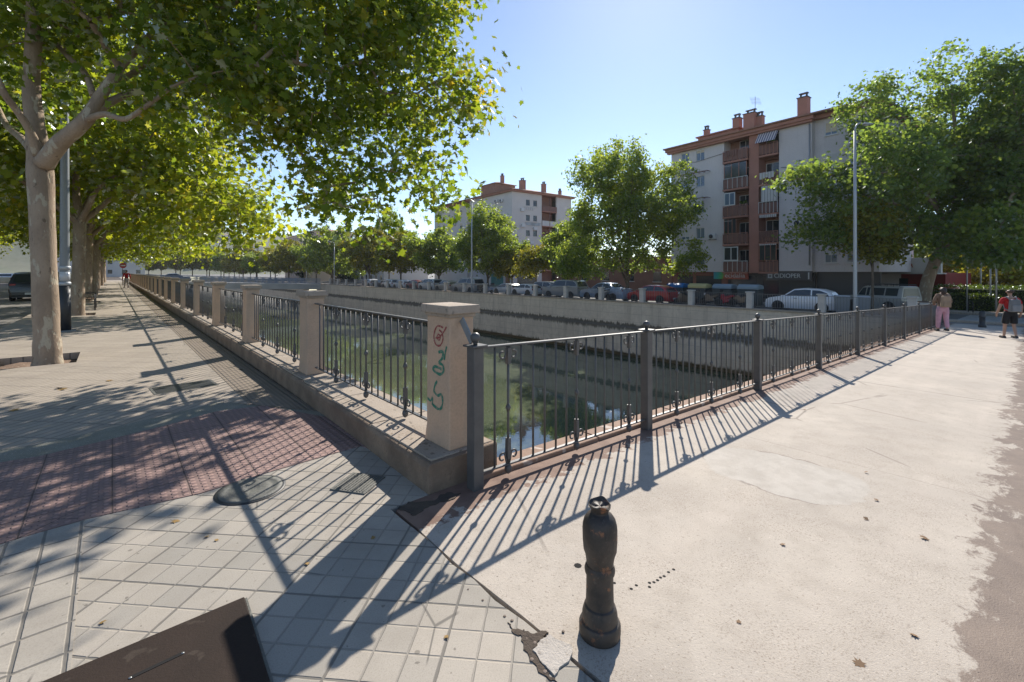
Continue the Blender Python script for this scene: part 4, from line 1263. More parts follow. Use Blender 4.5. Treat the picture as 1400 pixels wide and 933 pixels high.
for i, y in enumerate((40.0, 49.0, 58.0, 67.0, 76.0, 85.0, 94.0)):
    c = copy_tree(t2 if i % 2 == 0 else t3)
    c.location = (-0.95+rr.uniform(-.15, .15), y, -0.06); c.rotation_euler.z = rr.uniform(-.5, .5) + (0 if i < 3 else 1.5*i); s = rr.uniform(0.9, 1.05); c.scale = (s, s, s*rr.uniform(.95, 1.08))
    c['label'] = f'{ORD[i+3]} plane tree of the walkway row, counted from the nearest trunk'
# trees over the road on the left
for i, (x, y, s) in enumerate([(-12.5, 24, 0.95), (-13, 35, 1.0), (-12.5, 47, 0.9), (-13, 60, 1.05), (-12.8, 75, 1.0)]):
    c = copy_tree(t3 if i % 2 == 0 else t2)
    c.location = (x, y, -0.1); c.rotation_euler.z = 1.1*i; c.scale = (s, s, s)
    c['label'] = f'roadside tree on the far side of the left road, {ORD[i]} from the camera'; c['group'] = 'trees on the far side of the left road'

# far-bank street trees
def street_tree(px, D, top, halfw, lab, mat, seed, name='street_tree', n=170, per=62, ls=0.24, bottom=2.2, lean=(0, 0), tr=0.16, cone=0.25, sig=0.36, group='trees along the far-bank street', bark='bark_dark', shape=LEAF_OVAL, ext=None, trunkpx=None):
    y = along(px, D); yc = SA*D+CA*y; z0 = zg(D)
    H = CAM_H+(372-top)/FPX*yc-z0; W = halfw/FPX*yc
    rg = random.Random(seed)
    tz = bottom*0.9
    L = [([(0, 0, -0.1), (0, 0, 0.4), (lean[0]*0.4, lean[1]*0.4, tz*0.6), (lean[0], lean[1], tz), (lean[0]*1.2, lean[1]*1.2, H*0.6), (lean[0], lean[1], H*0.92)], [tr*1.25, tr, tr*.9, tr*.8, tr*.4, 0.02])]
    for i in range(6):
        a = 2*PI*i/6+rg.uniform(-.4, .4); q = W*rg.uniform(.55, .85); h = tz+(H-tz)*rg.uniform(0.25, 0.7)
        L.append(([(lean[0], lean[1], tz*rg.uniform(.85, 1.2)), (lean[0]+q*.4*math.cos(a), lean[1]+q*.4*math.sin(a), tz+(h-tz)*.55), (lean[0]+q*math.cos(a), lean[1]+q*math.sin(a), h)], [tr*.5, tr*.32, 0.02]))
    cz = (H+bottom)/2; hz = (H-bottom)/2
    E = [(lean[0], lean[1], cz-hz*0.12, W*0.80, W*0.80, hz*0.80), (lean[0], lean[1], cz+hz*0.45, W*(0.62-cone*0.5), W*(0.62-cone*0.5), hz*0.55)]
    for i in range(8):
        a = 2*PI*i/8+rg.uniform(-.3, .3); q = W*rg.uniform(.6, .88); h = cz+hz*rg.uniform(-.8, .45)
        E.append((lean[0]+q*math.cos(a), lean[1]+q*math.sin(a), h, W*rg.uniform(.28, .40), W*rg.uniform(.28, .40), hz*rg.uniform(.20, .30), 1.6))
    for e in (ext or []): E.append(e)
    return make_tree(name, lab, (D, y, z0), L, E, n, per, sig, ls, shape, mat, seed, group, bark, tip=0.012, upb=0.5)
ST = {}
ST['a'] = street_tree(858, 36.5, 186, 92, 'large tall street tree on the far bank between the two pale apartment blocks', 'leaf_mid', 31, n=640, per=84, ls=0.24, bottom=1.6, tr=0.20, ext=[(-4.4, 3.2, 4.2, 2.0, 2.0, 1.7, 1.3), (4.4, -3.2, 4.0, 2.2, 2.2, 1.8, 1.3), (3.0, -3.0, 7.5, 2.2, 2.2, 2.0, 1.2), (-3.2, 2.8, 7.5, 2.2, 2.2, 2.0, 1.2)])
street_tree(667, 36.5, 274, 50, 'medium rounded tree in front of the pale block with the grey lamp post beside it', 'leaf_mid', 32, n=330, per=75, ls=0.28, bottom=2.0)
street_tree(733, 36.0, 337, 30, 'small yellowing tree in front of the white corner of the laundry building', 'leaf_yel', 33, n=120, per=60, ls=0.25, bottom=2.6, tr=0.09, cone=0.0)
street_tree(776, 37.0, 298, 36, 'slim tree pressed against the left side of the largest street tree', 'leaf_mid', 34, n=200, per=70, ls=0.25, bottom=2.0, tr=0.11)
ST['b'] = street_tree(600, 36.0, 310, 43, 'dark rounded street tree left of the medium rounded tree', 'leaf_mid', 35, n=230, per=65, ls=0.34, bottom=2.2)
ST['c'] = street_tree(548, 36.0, 316, 41, 'yellow-green street tree behind the hanging plane leaves, above the white parked cars', 'leaf_yel', 36, n=220, per=60, ls=0.36, bottom=2.3)
ST['d'] = street_tree(505, 37.0, 310, 42, 'green street tree near the far end of the bank wall', 'leaf_yel', 37, n=220, per=60, ls=0.42, bottom=2.3)
street_tree(455, 38.0, 306, 46, 'bushy green tree at the end of the second bridge', 'leaf_mid', 38, n=220, per=60, ls=0.5, bottom=1.5)
street_tree(700, 38.5, 340, 30, 'low light green tree to the right of the medium rounded tree', 'leaf_yel', 39, n=140, per=60, ls=0.28, bottom=2.2, tr=0.1)
rd = random.Random(12)
for i in range(16):
    c = copy_tree(ST['bcd'[i % 3]])
    x = (36.5 if i % 2 == 0 else 43) + rd.uniform(-1, 1); y = 112+i*9.5
    q = rd.uniform(.85, 1.25); c.location = (x, y, zg(x)); c.rotation_euler.z = i*1.3; c.scale = (q, q, q)
    c['label'] = f'distant street tree beyond the second bridge, {ORD[i]} along the far bank'; c['group'] = 'distant trees beyond the second bridge'
for i in range(9):
    c = copy_tree(ST['bcd'[(i+1) % 3]])
    x = 6 + i*3.6 + rd.uniform(-1, 1); y = 245+rd.uniform(-8, 30)
    q = rd.uniform(1.0, 1.5); c.location = (x, y, -.6); c.rotation_euler.z = i*1.7; c.scale = (q, q, q)
    c['label'] = f'hazy far tree closing the view up the canal, {ORD[i]} from the left'; c['group'] = 'far trees at the head of the canal'
street_tree(532, 47, 280, 34, 'tall bluish tree rising behind the yellow-green street tree', 'leaf_mid', 41, n=200, per=60, ls=0.42, bottom=3)
def cypress(px, D, top, halfw, lab, seed):
    y = along(px, D); yc = SA*D+CA*y; z0 = zg(D); H = CAM_H+(372-top)/FPX*yc-z0; W = halfw/FPX*yc
    E = [(0, 0, H*(.1+.16*i), W*(1.0-0.16*i), W*(1.0-0.16*i), H*0.13) for i in range(6)]
    make_tree('cypress_tree', lab, (D, y, z0), [([(0, 0, 0), (0, 0, H*.5), (0, 0, H*.97)], [.25, .15, .02])], E, 150, 50, 0.5, 0.55, LEAF_OVAL, 'leaf_con', seed, 'dark conifers beyond the second bridge', 'bark_dark', tip=0.02)
cypress(424, 52, 306, 16, 'dark conifer left of the bushy tree at the second bridge', 51)
cypress(446, 56, 297, 15, 'tallest dark conifer behind the bushy tree at the second bridge', 52)
cypress(475, 54, 303, 15, 'dark conifer to the right behind the bushy tree', 53)

# big trees on the right
def big_tree(px, D, lab, seed, ells, H, trunk, n, per, ls=0.26, tr=0.36):
    y = along(px, D); z0 = zg(D)
    rg = random.Random(seed)
    L = [trunk]
    tp = Vector(trunk[0][-1]); 
    for i, e in enumerate(ells):
        q = Vector(e[:3])
        st = Vector(trunk[0][max(1, len(trunk[0])-2 - (i % 2))])
        mid = st.lerp(q, 0.5) + Vector((0, 0, 0.6))
        L.append(([st, mid, q], [tr*0.55, tr*0.3, 0.03]))
    return make_tree('plane_tree', lab, (D, y, z0), L, ells, n, per, 0.46, ls, LEAF_STAR, 'leaf_dark', seed, 'big trees beyond the right end of the bridge', 'bark', tip=0.012, upb=0.45)
def rel(px, py, yc, D, y, z0):
    p = dpt(px, py, yc); return (p.x-D, p.y-y, p.z-z0)
D_ = 44.0; y_ = along(1262, D_); z_ = zg(D_); yc_ = SA*D_+CA*y_
def RE(px, py, dyc, rp, rz, wt=1.0):
    c = rel(px, py, yc_+dyc, D_, y_, z_); k = (yc_+dyc)/FPX
    return (*c, rp*k, rp*k, rz*k, wt)
trunk = ([(0, 0, -0.2), (0, 0, 0.3), rel(1268, 385, yc_, D_, y_, z_), rel(1282, 350, yc_, D_, y_, z_), rel(1300, 315, yc_, D_, y_, z_), rel(1310, 250, yc_, D_, y_, z_), rel(1305, 160, yc_, D_, y_, z_)], [0.50, 0.42, 0.37, 0.34, 0.30, 0.2, 0.08])
els = [RE(1290, 240, 0, 90, 80), RE(1195, 165, 0, 45, 55, 1.2), RE(1300, 115, 0, 50, 45, 1.2), RE(1130, 258, -1, 52, 36, 1.4), RE(1180, 300, -2, 55, 48, 1.2), RE(1255, 330, -3, 60, 36, 1.2), RE(1340, 300, -2, 60, 48, 1.1), RE(1215, 225, -5, 60, 60, 1.0), RE(1310, 210, 5, 80, 80, .8), RE(1115, 320, 1, 32, 34, 1.2), RE(1090, 245, -1, 26, 20, 1.6)]
big_tree(1262, D_, 'huge broad tree with leaning trunk hiding the end of the apartment block', 61, els, 18, trunk, 560, 84, 0.28)
D_ = 43.0; y_ = along(1420, D_); z_ = zg(D_); yc_ = SA*D_+CA*y_
trunk = ([(0, 0, -0.2), (0, 0, 0.3), rel(1420, 380, yc_, D_, y_, z_), rel(1415, 320, yc_, D_, y_, z_), rel(1408, 230, yc_, D_, y_, z_), rel(1400, 130, yc_, D_, y_, z_)], [0.45, 0.38, 0.34, 0.3, 0.18, 0.06])
els = [RE(1410, 220, 0, 75, 85), RE(1385, 120, 0, 42, 48, 1.3), RE(1365, 320, -2, 48, 40, 1.2), RE(1440, 310, 0, 60, 60), RE(1430, 130, 2, 60, 60), RE(1355, 190, 2, 40, 50, 1.2), RE(1400, 345, -3, 45, 26, 1.3)]
big_tree(1420, D_, 'tall dark tree at the right edge above the man in the red shirt', 62, els, 18, trunk, 380, 84, 0.28)
street_tree(1193, 37.5, 276, 33, 'slender yellowing young tree behind the tall lamp post, in front of the huge tree', 'leaf_yel', 63, n=120, per=60, ls=0.22, bottom=3.4, tr=0.08, cone=0.1)
street_tree(1310, 66, 330, 46, 'light green park tree far behind the woman in pink trousers', 'leaf_yel', 64, n=110, per=50, ls=0.34, bottom=1.2, group='park trees beyond the bridge')
street_tree(1372, 62, 326, 44, 'yellow-green park tree behind the man in the red shirt', 'leaf_yel', 65, n=110, per=50, ls=0.32, bottom=1.0, group='park trees beyond the bridge')
street_tree(1340, 78, 300, 60, 'dark park tree filling the gap under the big crowns', 'leaf_mid', 66, n=150, per=50, ls=0.4, bottom=0.8, group='park trees beyond the bridge')
street_tree(1425, 70, 300, 60, 'dark park tree at the right edge behind the hedge', 'leaf_mid', 67, n=150, per=50, ls=0.38, bottom=0.8, group='park trees beyond the bridge')
street_tree(1252, 72, 310, 50, 'dark tree behind the red kiosk', 'leaf_mid', 68, n=150, per=50, ls=0.38, bottom=0.8, group='park trees beyond the bridge')

# hedges
def hedge(lab, x, y, z, lx, ly, h, seed, n):
    rg = np.random.default_rng(seed)
    t = thing('hedge', lab, 'hedge', (x, y, z), 0, 'clipped hedges in front of the park')
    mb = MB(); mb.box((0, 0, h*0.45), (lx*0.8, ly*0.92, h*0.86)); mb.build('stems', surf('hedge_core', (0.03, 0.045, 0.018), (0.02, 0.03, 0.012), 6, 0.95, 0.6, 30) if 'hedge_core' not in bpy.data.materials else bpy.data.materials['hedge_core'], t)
    p = rg.uniform(-.5, .5, (n, 3))
    ax = rg.integers(0, 3, n); sg = np.where(rg.uniform(size=n) < .5, -.5, .5)
    for k in range(3):
        q = ax == k; p[q, k] = sg[q] + rg.normal(size=q.sum())*0.04
    pos = p*np.array([lx, ly, h])+np.array([0, 0, h/2])
    pos = pos[pos[:, 2] > 0.03]
    nr = p[:len(pos)]*2+rg.normal(size=(len(pos), 3))*.7
    link('foliage', leaf_mesh('foliage', pos, nr, rg.uniform(.06, .13, len(pos)), LEAF_OVAL, M['leaf_hedge'], rg), t)
for px, py, D, lx, ly, h, lab in [(1300, 415, 51, 1.6, 5.0, 1.3, 'sunlit clipped hedge just right of the woman in pink trousers'), (1345, 412, 52, 1.6, 5.4, 1.9, 'dark clipped hedge between the two walkers'), (1398, 412, 53, 1.6, 6.0, 1.8, 'clipped hedge behind the man in the red shirt')]:
    y = along(px, D); hedge(lab, D, y, zg(D)+0.05, lx, ly, h, px, 5200)
# ------------------------------------------------------------------ buildings
M['facade'] = surf('pale_facade', (0.70, 0.65, 0.64), (0.63, 0.585, 0.58), 0.35, 0.9, 0.15, 14, streak=((0.50, 0.46, 0.445), 0.4))
M['facade2'] = surf('white_facade', (0.68, 0.64, 0.60), (0.62, 0.58, 0.55), 0.3, 0.9, 0.15, 14, streak=((0.58, 0.54, 0.50), 0.35))
M['facade3'] = surf('pink_facade', (0.66, 0.47, 0.38), (0.6, 0.43, 0.36), 0.3, 0.9, 0.1, 12)
M['facade4'] = surf('ochre_facade', (0.66, 0.56, 0.42), (0.6, 0.5, 0.38), 0.3, 0.9, 0.1, 12)
M['salmon'] = surf('salmon_cornice', (0.45, 0.215, 0.16), (0.38, 0.185, 0.14), 1.0, 0.85, 0.15, 20)
M['brick'] = surf('recess_brick', (0.32, 0.165, 0.12), (0.26, 0.135, 0.10), 1.2, 0.9, 0.25, 26)
M['parapet'] = surf('brown_parapet', (0.22, 0.11, 0.085), (0.17, 0.088, 0.07), 1.5, 0.7, 0.1, 20)
M['rooftile'] = surf('roof_tile', (0.36, 0.19, 0.13), (0.27, 0.15, 0.11), 1.6, 0.9, 0.5, 14)
M['frame_w'] = plain('white_window_frame', (0.66, 0.66, 0.65), 0.5)
M['awn_w'] = plain('white_awning', (0.62, 0.60, 0.58), 0.8)
def stripes(name, c1, c2, w, axis=0):
    t = NT(name); xyz = t.xyz(); f = t.math('FRACT', t.math('DIVIDE', xyz[axis], w))
    return t.done(t.mix(t.step(f, 0.48, 0.52), c1, c2), 0.8)
M['awn_s'] = stripes('striped_awning', (0.62, 0.58, 0.55), (0.14, 0.12, 0.20), 0.22)
M['blind'] = stripes('slatted_blind', (0.62, 0.60, 0.58), (0.40, 0.38, 0.37), 0.26)
M['shop_dark'] = plain('dark_shopfront', (0.085, 0.08, 0.08), 0.4)
M['shop_red'] = surf('red_brown_shopfront', (0.34, 0.14, 0.10), (0.26, 0.115, 0.085), 1, 0.8, 0.2, 20)
M['blue_glass'] = plain('blue_window_glass', (0.13, 0.19, 0.27), 0.1, 0.0, Specular_IOR_Level=0.8)

def text_mesh(body, size, mat, parent, loc, rot, name='lettering', ext=0.01, width=None):
    cu = bpy.data.curves.new(name, 'FONT'); cu.body = body; cu.size = size; cu.extrude = ext; cu.align_x = 'CENTER'; cu.align_y = 'CENTER'
    ob = bpy.data.objects.new(name, cu); COL.objects.link(ob)
    dg = bpy.context.evaluated_depsgraph_get(); dg.update()
    me = bpy.data.meshes.new_from_object(ob.evaluated_get(dg)); me.name = name
    bpy.data.objects.remove(ob, do_unlink=True)
    me.materials.clear(); me.materials.append(mat)
    o = link(name, me, parent, loc, rot)
    if width:
        xs = [v.co.x for v in me.vertices]; s = width/(max(xs)-min(xs)); o.scale = (s, 1, 1)
    return o

def window(par, x, z, w, h, y=0.0, glass='blue_glass', bars=1):
    f = MB(); t = 0.06
    f.bx((x-w/2, y-0.05, z-h/2), (x-w/2+t, y+0.04, z+h/2)); f.bx((x+w/2-t, y-0.05, z-h/2), (x+w/2, y+0.04, z+h/2))
    f.bx((x-w/2+t, y-0.05, z-h/2), (x+w/2-t, y+0.04, z-h/2+t)); f.bx((x-w/2+t, y-0.05, z+h/2-t), (x+w/2-t, y+0.04, z+h/2))
    for b in range(bars):
        xx = x-w/2+w*(b+1)/(bars+1); f.bx((xx-0.025, y-0.045, z-h/2+t), (xx+0.025, y+0.035, z+h/2-t))
    o = f.build('window', M['frame_w'], par)
    g = MB(); g.bx((x-w/2+t, y-0.012, z-h/2+t), (x+w/2-t, y+0.02, z+h/2-t)); g.build('pane', M[glass], o)
    s = MB(); s.bx((x-w/2-.06, y-0.12, z-h/2-.06), (x+w/2+.06, y+0.0, z-h/2-0.002)); s.build('sill', M['frame_w'], o)
    roller(o, x, z, w, h, y)
    return o
rbl = random.Random(21)
def roller(o, x, z, w, h, y):
    f = rbl.choice([0, 0, .25, .4, .55, .8])
    if f:
        m = MB(); m.bx((x-w/2+.062, y-.03, z+h/2-.062-f*(h-.13)), (x+w/2-.062, y-.0125, z+h/2-.062)); m.build('roller_blind', M['awn_w'] if rbl.random() < .6 else M['facade4'], o)
def aircon(par, x, z, y=0.0):
    m = MB(); m.bx((x-.4, y-.36, z-.28), (x+.4, y-.06, z+.28)); o = m.build('air_conditioner', M['frame_w'], par, 0.02)
    m = MB(); m.lathe([(0.22, 0), (0.22, 0.012), (0.03, 0.014)], (x-.08, y-.36, z), 14, M=Matrix.Rotation(PI/2, 3, 'X')); m.build('fan_grille', M['dark'], o)
    m = MB(); m.bx((x-.35, y-.3, z-.33), (x-.3, y, z-.285)); m.bx((x+.3, y-.3, z-.33), (x+.35, y, z-.285)); m.build('bracket', M['dark'], o)
def chimney(par, x, y, z, w, h):
    m = MB(); m.bx((x-w/2, y-w/2, z), (x+w/2, y+w/2, z+h)); o = m.build('chimney', M['salmon'], par)
    m = MB(); m.bx((x-w/2-.06, y-w/2-.06, z+h+.002), (x+w/2+.06, y+w/2+.06, z+h+.08))
    for sx in (-.3, .3):
        m.bx((x+sx*w-.05, y-.12, z+h+.08), (x+sx*w+.05, y+.12, z+h+.42))
    m.bx((x-w*.45, y-.18, z+h+.42), (x+w*.45, y+.18, z+h+.5)); m.build('cowl', M['shop_dark'], o)

ROT = -R(94.13)
B1 = thing('apartment_building', 'pale five-storey apartment block with stacked brown balconies, salmon cornice and shops below', 'building', (47.0, 26.47, -1.5), ROT)
fl = [3.0+2.75*k for k in range(6)]
w_ = MB()
wins = {1.7: None, 3.45: None}
# front wall 1 with window openings
def wall_with_holes(mb, x0, x1, z0, z1, y0, y1, holes):
    xs = sorted({x0, x1, *[h[0]-h[2]/2 for h in holes], *[h[0]+h[2]/2 for h in holes]}); zs = sorted({z0, z1, *[h[1]-h[3]/2 for h in holes], *[h[1]+h[3]/2 for h in holes]})
    for i in range(len(xs)-1):
        run = None
        for j in range(len(zs)-1):
            cx, cz = (xs[i]+xs[i+1])/2, (zs[j]+zs[j+1])/2
            inh = any(abs(cx-h[0]) < h[2]/2 and abs(cz-h[1]) < h[3]/2 for h in holes)
            if not inh:
                if run is None: run = zs[j]
            if inh or j == len(zs)-2:
                e = zs[j] if inh else zs[j+1]
                if run is not None and e > run: mb.bx((xs[i], y0, run), (xs[i+1], y1, e))
                run = None
H1 = []
for k in range(5):
    z = fl[k]+1.35
    for x in (1.7, 3.45): H1.append((x, z, 0.95, 1.15))
wall_with_holes(w_, 0, 6.04, 3.0, 16.3, 0.0, 0.3, H1)
w_.bx((11.23, 0, 3.0), (13.92, 0.3, 16.3))
w_.bx((13.93, 0.55, 3.0), (18.5, 0.85, 16.3)); w_.bx((13.62, 0.3, 3.0), (13.92, 0.85, 16.3))
w_.bx((0, 0.3, 3.0), (0.3, 11, 16.3)); w_.bx((18.2, 0.85, 3.0), (18.5, 11, 16.3)); w_.bx((0.3, 10.7, 0), (18.2, 11, 16.3))
w_.bx((5.74, 0.3, 3.0), (6.04, 1.6, 16.3)); w_.bx((11.23, 0.3, 3.0), (11.53, 1.6, 16.3))
w_.build('wall', M['facade'], B1)
m = MB(); m.bx((6.04, 1.3, 3.0), (11.23, 1.6, 16.3)); m.build('recess_wall', M['brick'], B1)
m = MB(); m.bx((8.55, -0.08, 2.9), (9.45, 1.3, 16.3)); m.build('pier', M['salmon'], B1)
for x, z, a, b in H1: window(B1, x, z, a, b, 0.12)
for x in (15.2, 16.8):
    for k in range(5): window(B1, x, fl[k]+1.35, 0.95, 1.15, 0.56)
for k in range(5):
    z = fl[k]
    for j, (xa, xb) in enumerate(((6.06, 8.54), (9.46, 11.21))):
        m = MB(); m.bx((xa, -0.35 if j == 0 else -0.2, z-0.16), (xb, 1.3, z+0.02)); bal = m.build('balcony', M['salmon'], B1)
        yf = -0.35 if j == 0 else -0.2
        m = MB(); m.bx((xa+0.02, yf+.02, z+0.09), (xb-.02, yf+0.06, z+0.98))
        m.bx((xa+0.02, yf+.06, z+.09), (xa+.06, 0.0, z+.98)); m.bx((xb-.06, yf+.06, z+.09), (xb-.02, 0.0, z+.98))
        m.build('parapet', M['parapet'], bal)
        m = MB()
        for q in range(6):
            xx = xa+.04+(xb-xa-.08)*q/5; m.bx((xx-.02, yf-.01, z+.02), (xx+.02, yf+.018, z+1.04))
        m.bx((xa+.02, yf-.012, z+1.04), (xb-.02, yf+.05, z+1.09)); m.build('handrail', M['frame_w'] if (k+j) % 3 == 0 else M['salmon'], bal)
        m = MB(); xm = xa+(xb-xa)*(0.62 if j == 0 else 0.4)
        m.bx((xm-.55, 1.27, z+.03), (xm+.55, 1.298, z+2.15)); d_ = m.build('balcony_door', M['glass'], B1)
        m = MB(); m.bx((xm-.6, 1.25, z+.03), (xm-.55, 1.297, z+2.2)); m.bx((xm+.55, 1.25, z+.03), (xm+.6, 1.297, z+2.2)); m.bx((xm-.02, 1.25, z+.03), (xm+.02, 1.268, z+2.15)); m.bx((xm-.55, 1.25, z+2.151), (xm+.55, 1.297, z+2.2)); m.build('frame', M['frame_w'], d_)
        m = MB(); m.bx((xa+.1, 0.9, z+2.45), (xb-.1, 1.28, z+2.58)); m.build('beam', M['brick'], B1)
# awnings and screens on the balconies
def slant(name, xa, xb, y0, z0, y1, z1, mat, lab=None):
    m = MB(); m.add([(xa, y0, z0), (xb, y0, z0), (xb, y1, z1), (xa, y1, z1), (xa, y0, z0+.03), (xb, y0, z0+.03), (xb, y1, z1+.03), (xa, y1, z1+.03)],
                    [(0, 1, 2, 3), (7, 6, 5, 4), (0, 4, 5, 1), (1, 5, 6, 2), (2, 6, 7, 3), (3, 7, 4, 0)])
    m.build(name, mat, B1, label=lab)
slant('awning', 9.5, 11.25, 0.0, fl[4]+2.3, -0.95, fl[4]+1.05, M['awn_s'], 'striped awning let down over the top balcony')
m = MB(); m.bx((9.75, -0.26, fl[2]+1.08), (11.2, -0.22, fl[2]+2.55)); m.build('blind', M['blind'], B1, label='pale slatted blind closing the middle balcony')
m = MB(); m.bx((6.2, -0.30, fl[2]+1.1), (7.3, -0.26, fl[2]+2.4)); e_ = m.build('enclosure', M['frame_w'], B1)
m = MB(); m.bx((6.3, -0.31, fl[2]+1.2), (6.7, -0.29, fl[2]+2.3)); m.bx((6.8, -0.31, fl[2]+1.2), (7.2, -0.29, fl[2]+2.3)); m.build('pane', M['blue_glass'], e_)
m = MB(); m.bx((6.15, -0.30, fl[0]+1.1), (7.6, -0.26, fl[0]+2.5)); e_ = m.build('enclosure', M['frame_w'], B1)
m = MB(); m.bx((6.25, -0.31, fl[0]+1.2), (6.85, -0.29, fl[0]+2.4)); m.bx((6.95, -0.31, fl[0]+1.2), (7.5, -0.29, fl[0]+2.4)); m.build('pane', M['glass'], e_)
for k, xa in ((1, 9.6), (0, 9.6)):
    m = MB()
    for q in range(9): m.bx((xa+q*.17, -0.24, fl[k]+2.35), (xa+q*.17+.12, -0.2, fl[k]+2.62))
    m.build('folded_awning', M['awn_w'], B1)
for k in (3, 1):
    slant('awning', 6.1, 7.0, 0.5, fl[k]+2.5, -0.3, fl[k]+2.3, M['awn_w'])
# clothes frames and air conditioners on the white wall
for k in (3, 2):
    m = MB(); z = fl[k]+2.2
    m.bx((0.9, -0.7, z), (4.6, -0.66, z+.05)); m.bx((0.9, -0.35, z), (4.6, -0.32, z+.05))
    for q in range(7): m.bx((0.95+q*.6, -0.66, z+.004), (0.99+q*.6, 0, z+.045))
    m.build('clothes_frame', M['parapet'], B1)
m = MB(); m.bx((2.7, -0.64, fl[2]+1.5), (4.0, -0.60, fl[2]+2.18)); m.build('laundry', M['awn_w'], B1)
aircon(B1, 4.9, fl[1]+.9)
aircon(B1, 0.75, fl[4]+.6); aircon(B1, 12.4, fl[3]+1.0); aircon(B1, 12.9, fl[1]+1.6)
for k, (xa, xb) in ((4, (6.4, 7.6)), (1, (9.8, 10.9)), (3, (9.7, 11.0))):
    m = MB()
    for q in range(5): m.bx((xa+(xb-xa)*q/5, -0.44, fl[k]+.45+.06*(q % 3)), (xa+(xb-xa)*(q+.8)/5, -0.41, fl[k]+1.06))
    m.build('laundry', [M['awn_w'], M['parapet'], M['blue_glass']][k % 3], B1)
for k, xa in ((2, 8.0), (0, 10.2), (4, 10.6), (1, 6.5)):
    m = MB()
    for q in range(14): m.ball((xa+random.uniform(-.3, .3), -.05+random.uniform(-.15, .15), fl[k]+1.1+random.uniform(0, .35)), random.uniform(.06, .14), 6)
    m.build('balcony_plants', M['leaf_hedge'], B1)
for k, (xa, xb) in ((3, (6.2, 8.4)), (1, (6.2, 7.4)), (0, (9.6, 11.1))):
    m = MB(); m.bx((xa, -.27, fl[k]+1.12), (xb, -.25, fl[k]+2.5)); e_ = m.build('enclosure', M['glass'], B1)
    m = MB()
    for q in range(4): xx = xa+(xb-xa)*q/3; m.bx((xx-.03, -.29, fl[k]+1.12), (xx+.03, -.272, fl[k]+2.5))
    m.build('frame', M['salmon'], e_)
m = MB(); m.tube([(0.2, -.04, 15.2), (3, -.05, 14.7), (5.9, -.04, 15.0)], .02, 5); m.tube([(11.4, -.04, 12.6), (13.6, -.04, 12.2)], .02, 5); m.build('cables', M['dark'], B1)
# drain pipe
m = MB(); m.tube([(13.75, -0.07, 3.6), (13.75, -0.07, 16.0)], 0.06, 8); m.build('drain_pipe', M['galv'], B1)
# cornice and roof
m = MB(); m.bx((-0.45, -0.55, 16.3), (14.2, 1.65, 16.6)); m.bx((14.2, 0.0, 16.3), (18.9, 1.65, 16.6)); m.bx((-0.45, 1.65, 16.3), (18.9, 11.4, 16.6)); m.bx((-0.3, -0.40, 16.1), (14.05, -0.002, 16.298)); m.build('cornice', M['salmon'], B1)
m = MB()
m.add([(-0.6, -0.75, 16.6), (19.1, -0.75, 16.6), (19.1, 11.6, 16.6), (-0.6, 11.6, 16.6), (-0.6, -0.75, 16.73), (19.1, -0.75, 16.73), (19.1, 11.6, 16.73), (-0.6, 11.6, 16.73), (5.5, 5.4, 17.9), (14.0, 5.4, 17.9)],
      [(3, 2, 1, 0), (0, 1, 5, 4), (1, 2, 6, 5), (2, 3, 7, 6), (3, 0, 4, 7), (4, 5, 9, 8), (5, 6, 9), (6, 7, 8, 9), (7, 4, 8)])
m.build('roof', M['rooftile'], B1)
m = MB(); m.bx((1.9, 2.2, 16.8), (6.4, 6.0, 17.9)); m.bx((1.7, 2.0, 17.9), (6.6, 6.2, 18.02)); m.build('roof_room', M['salmon'], B1)
for x, y, z, a, h in ((2.6, 2.8, 17.8, .5, .9), (6.1, 2.6, 17.3, .7, 1.7), (7.6, 2.4, 17.0, 1.1, 2.0), (8.4, 2.6, 17.0, .6, 1.6), (12.7, 1.6, 16.7, .8, 2.2)):
    chimney(B1, x, y, z, a, h)
m = MB(); m.tube([(7.9, 2.6, 19.0), (7.9, 2.6, 20.8)], .025, 6)
for q in range(5): m.tube([(7.5+q*.05, 2.6-.3, 20.7-q*.16), (7.5+q*.05+.7, 2.6+.3, 20.6-q*.16)], .014, 5)
m.build('aerial', M['galv'], B1)
# ground floor shops
m = MB(); m.bx((0, 0.35, 0), (6.2, 0.6, 3.0)); m.build('shopfront', M['shop_red'], B1)
m = MB(); m.bx((6.2, 0.5, 0), (14, 0.7, 2.95)); m.bx((14, 0.9, 0), (18.5, 1.1, 3.0)); m.build('shopfront', M['shop_dark'], B1)
for xa, xb, yy in ((0.6, 2.4, .34), (2.8, 5.6, .34), (6.6, 9.0, .49), (9.6, 11.0, .49)):
    m = MB(); m.bx((xa, yy-.03, 0.5), (xb, yy-.002, 2.6)); m.build('shop_window', M['glass'], B1)
# rainbow shop sign
def rainbow():
    t = NT('rainbow_sign'); x, y, z = t.xyz()
    f = t.step(x, 5.0, 8.6)
    c = t.ramp(t.n('MapRange', {'Value': t.math('ADD', x, t.math('MULTIPLY', z, -0.25)), 'From Min': 4.0, 'From Max': 7.9}).outputs[0],
               [(0.0, (0.05, 0.22, 0.42)), (0.18, (0.03, 0.35, 0.28)), (0.30, (0.10, 0.42, 0.10)), (0.36, (0.45, 0.12, 0.07)), (1.0, (0.36, 0.085, 0.06))])
    return t.done(c, 0.5)
m = MB(); m.bx((4.9, 0.05, 2.28), (8.4, 0.2, 2.98)); sg = m.build('shop_sign', rainbow(), B1)
text_mesh('ecidalia', 0.62, M['frame_w'], sg, (7.1, 0.04, 2.63), (PI/2, 0, 0), width=2.0)
m = MB(); m.bx((10.1, -0.1, 2.2), (13.95, 0.1, 3.07)); sg = m.build('shop_sign', M['shop_dark'], B1)
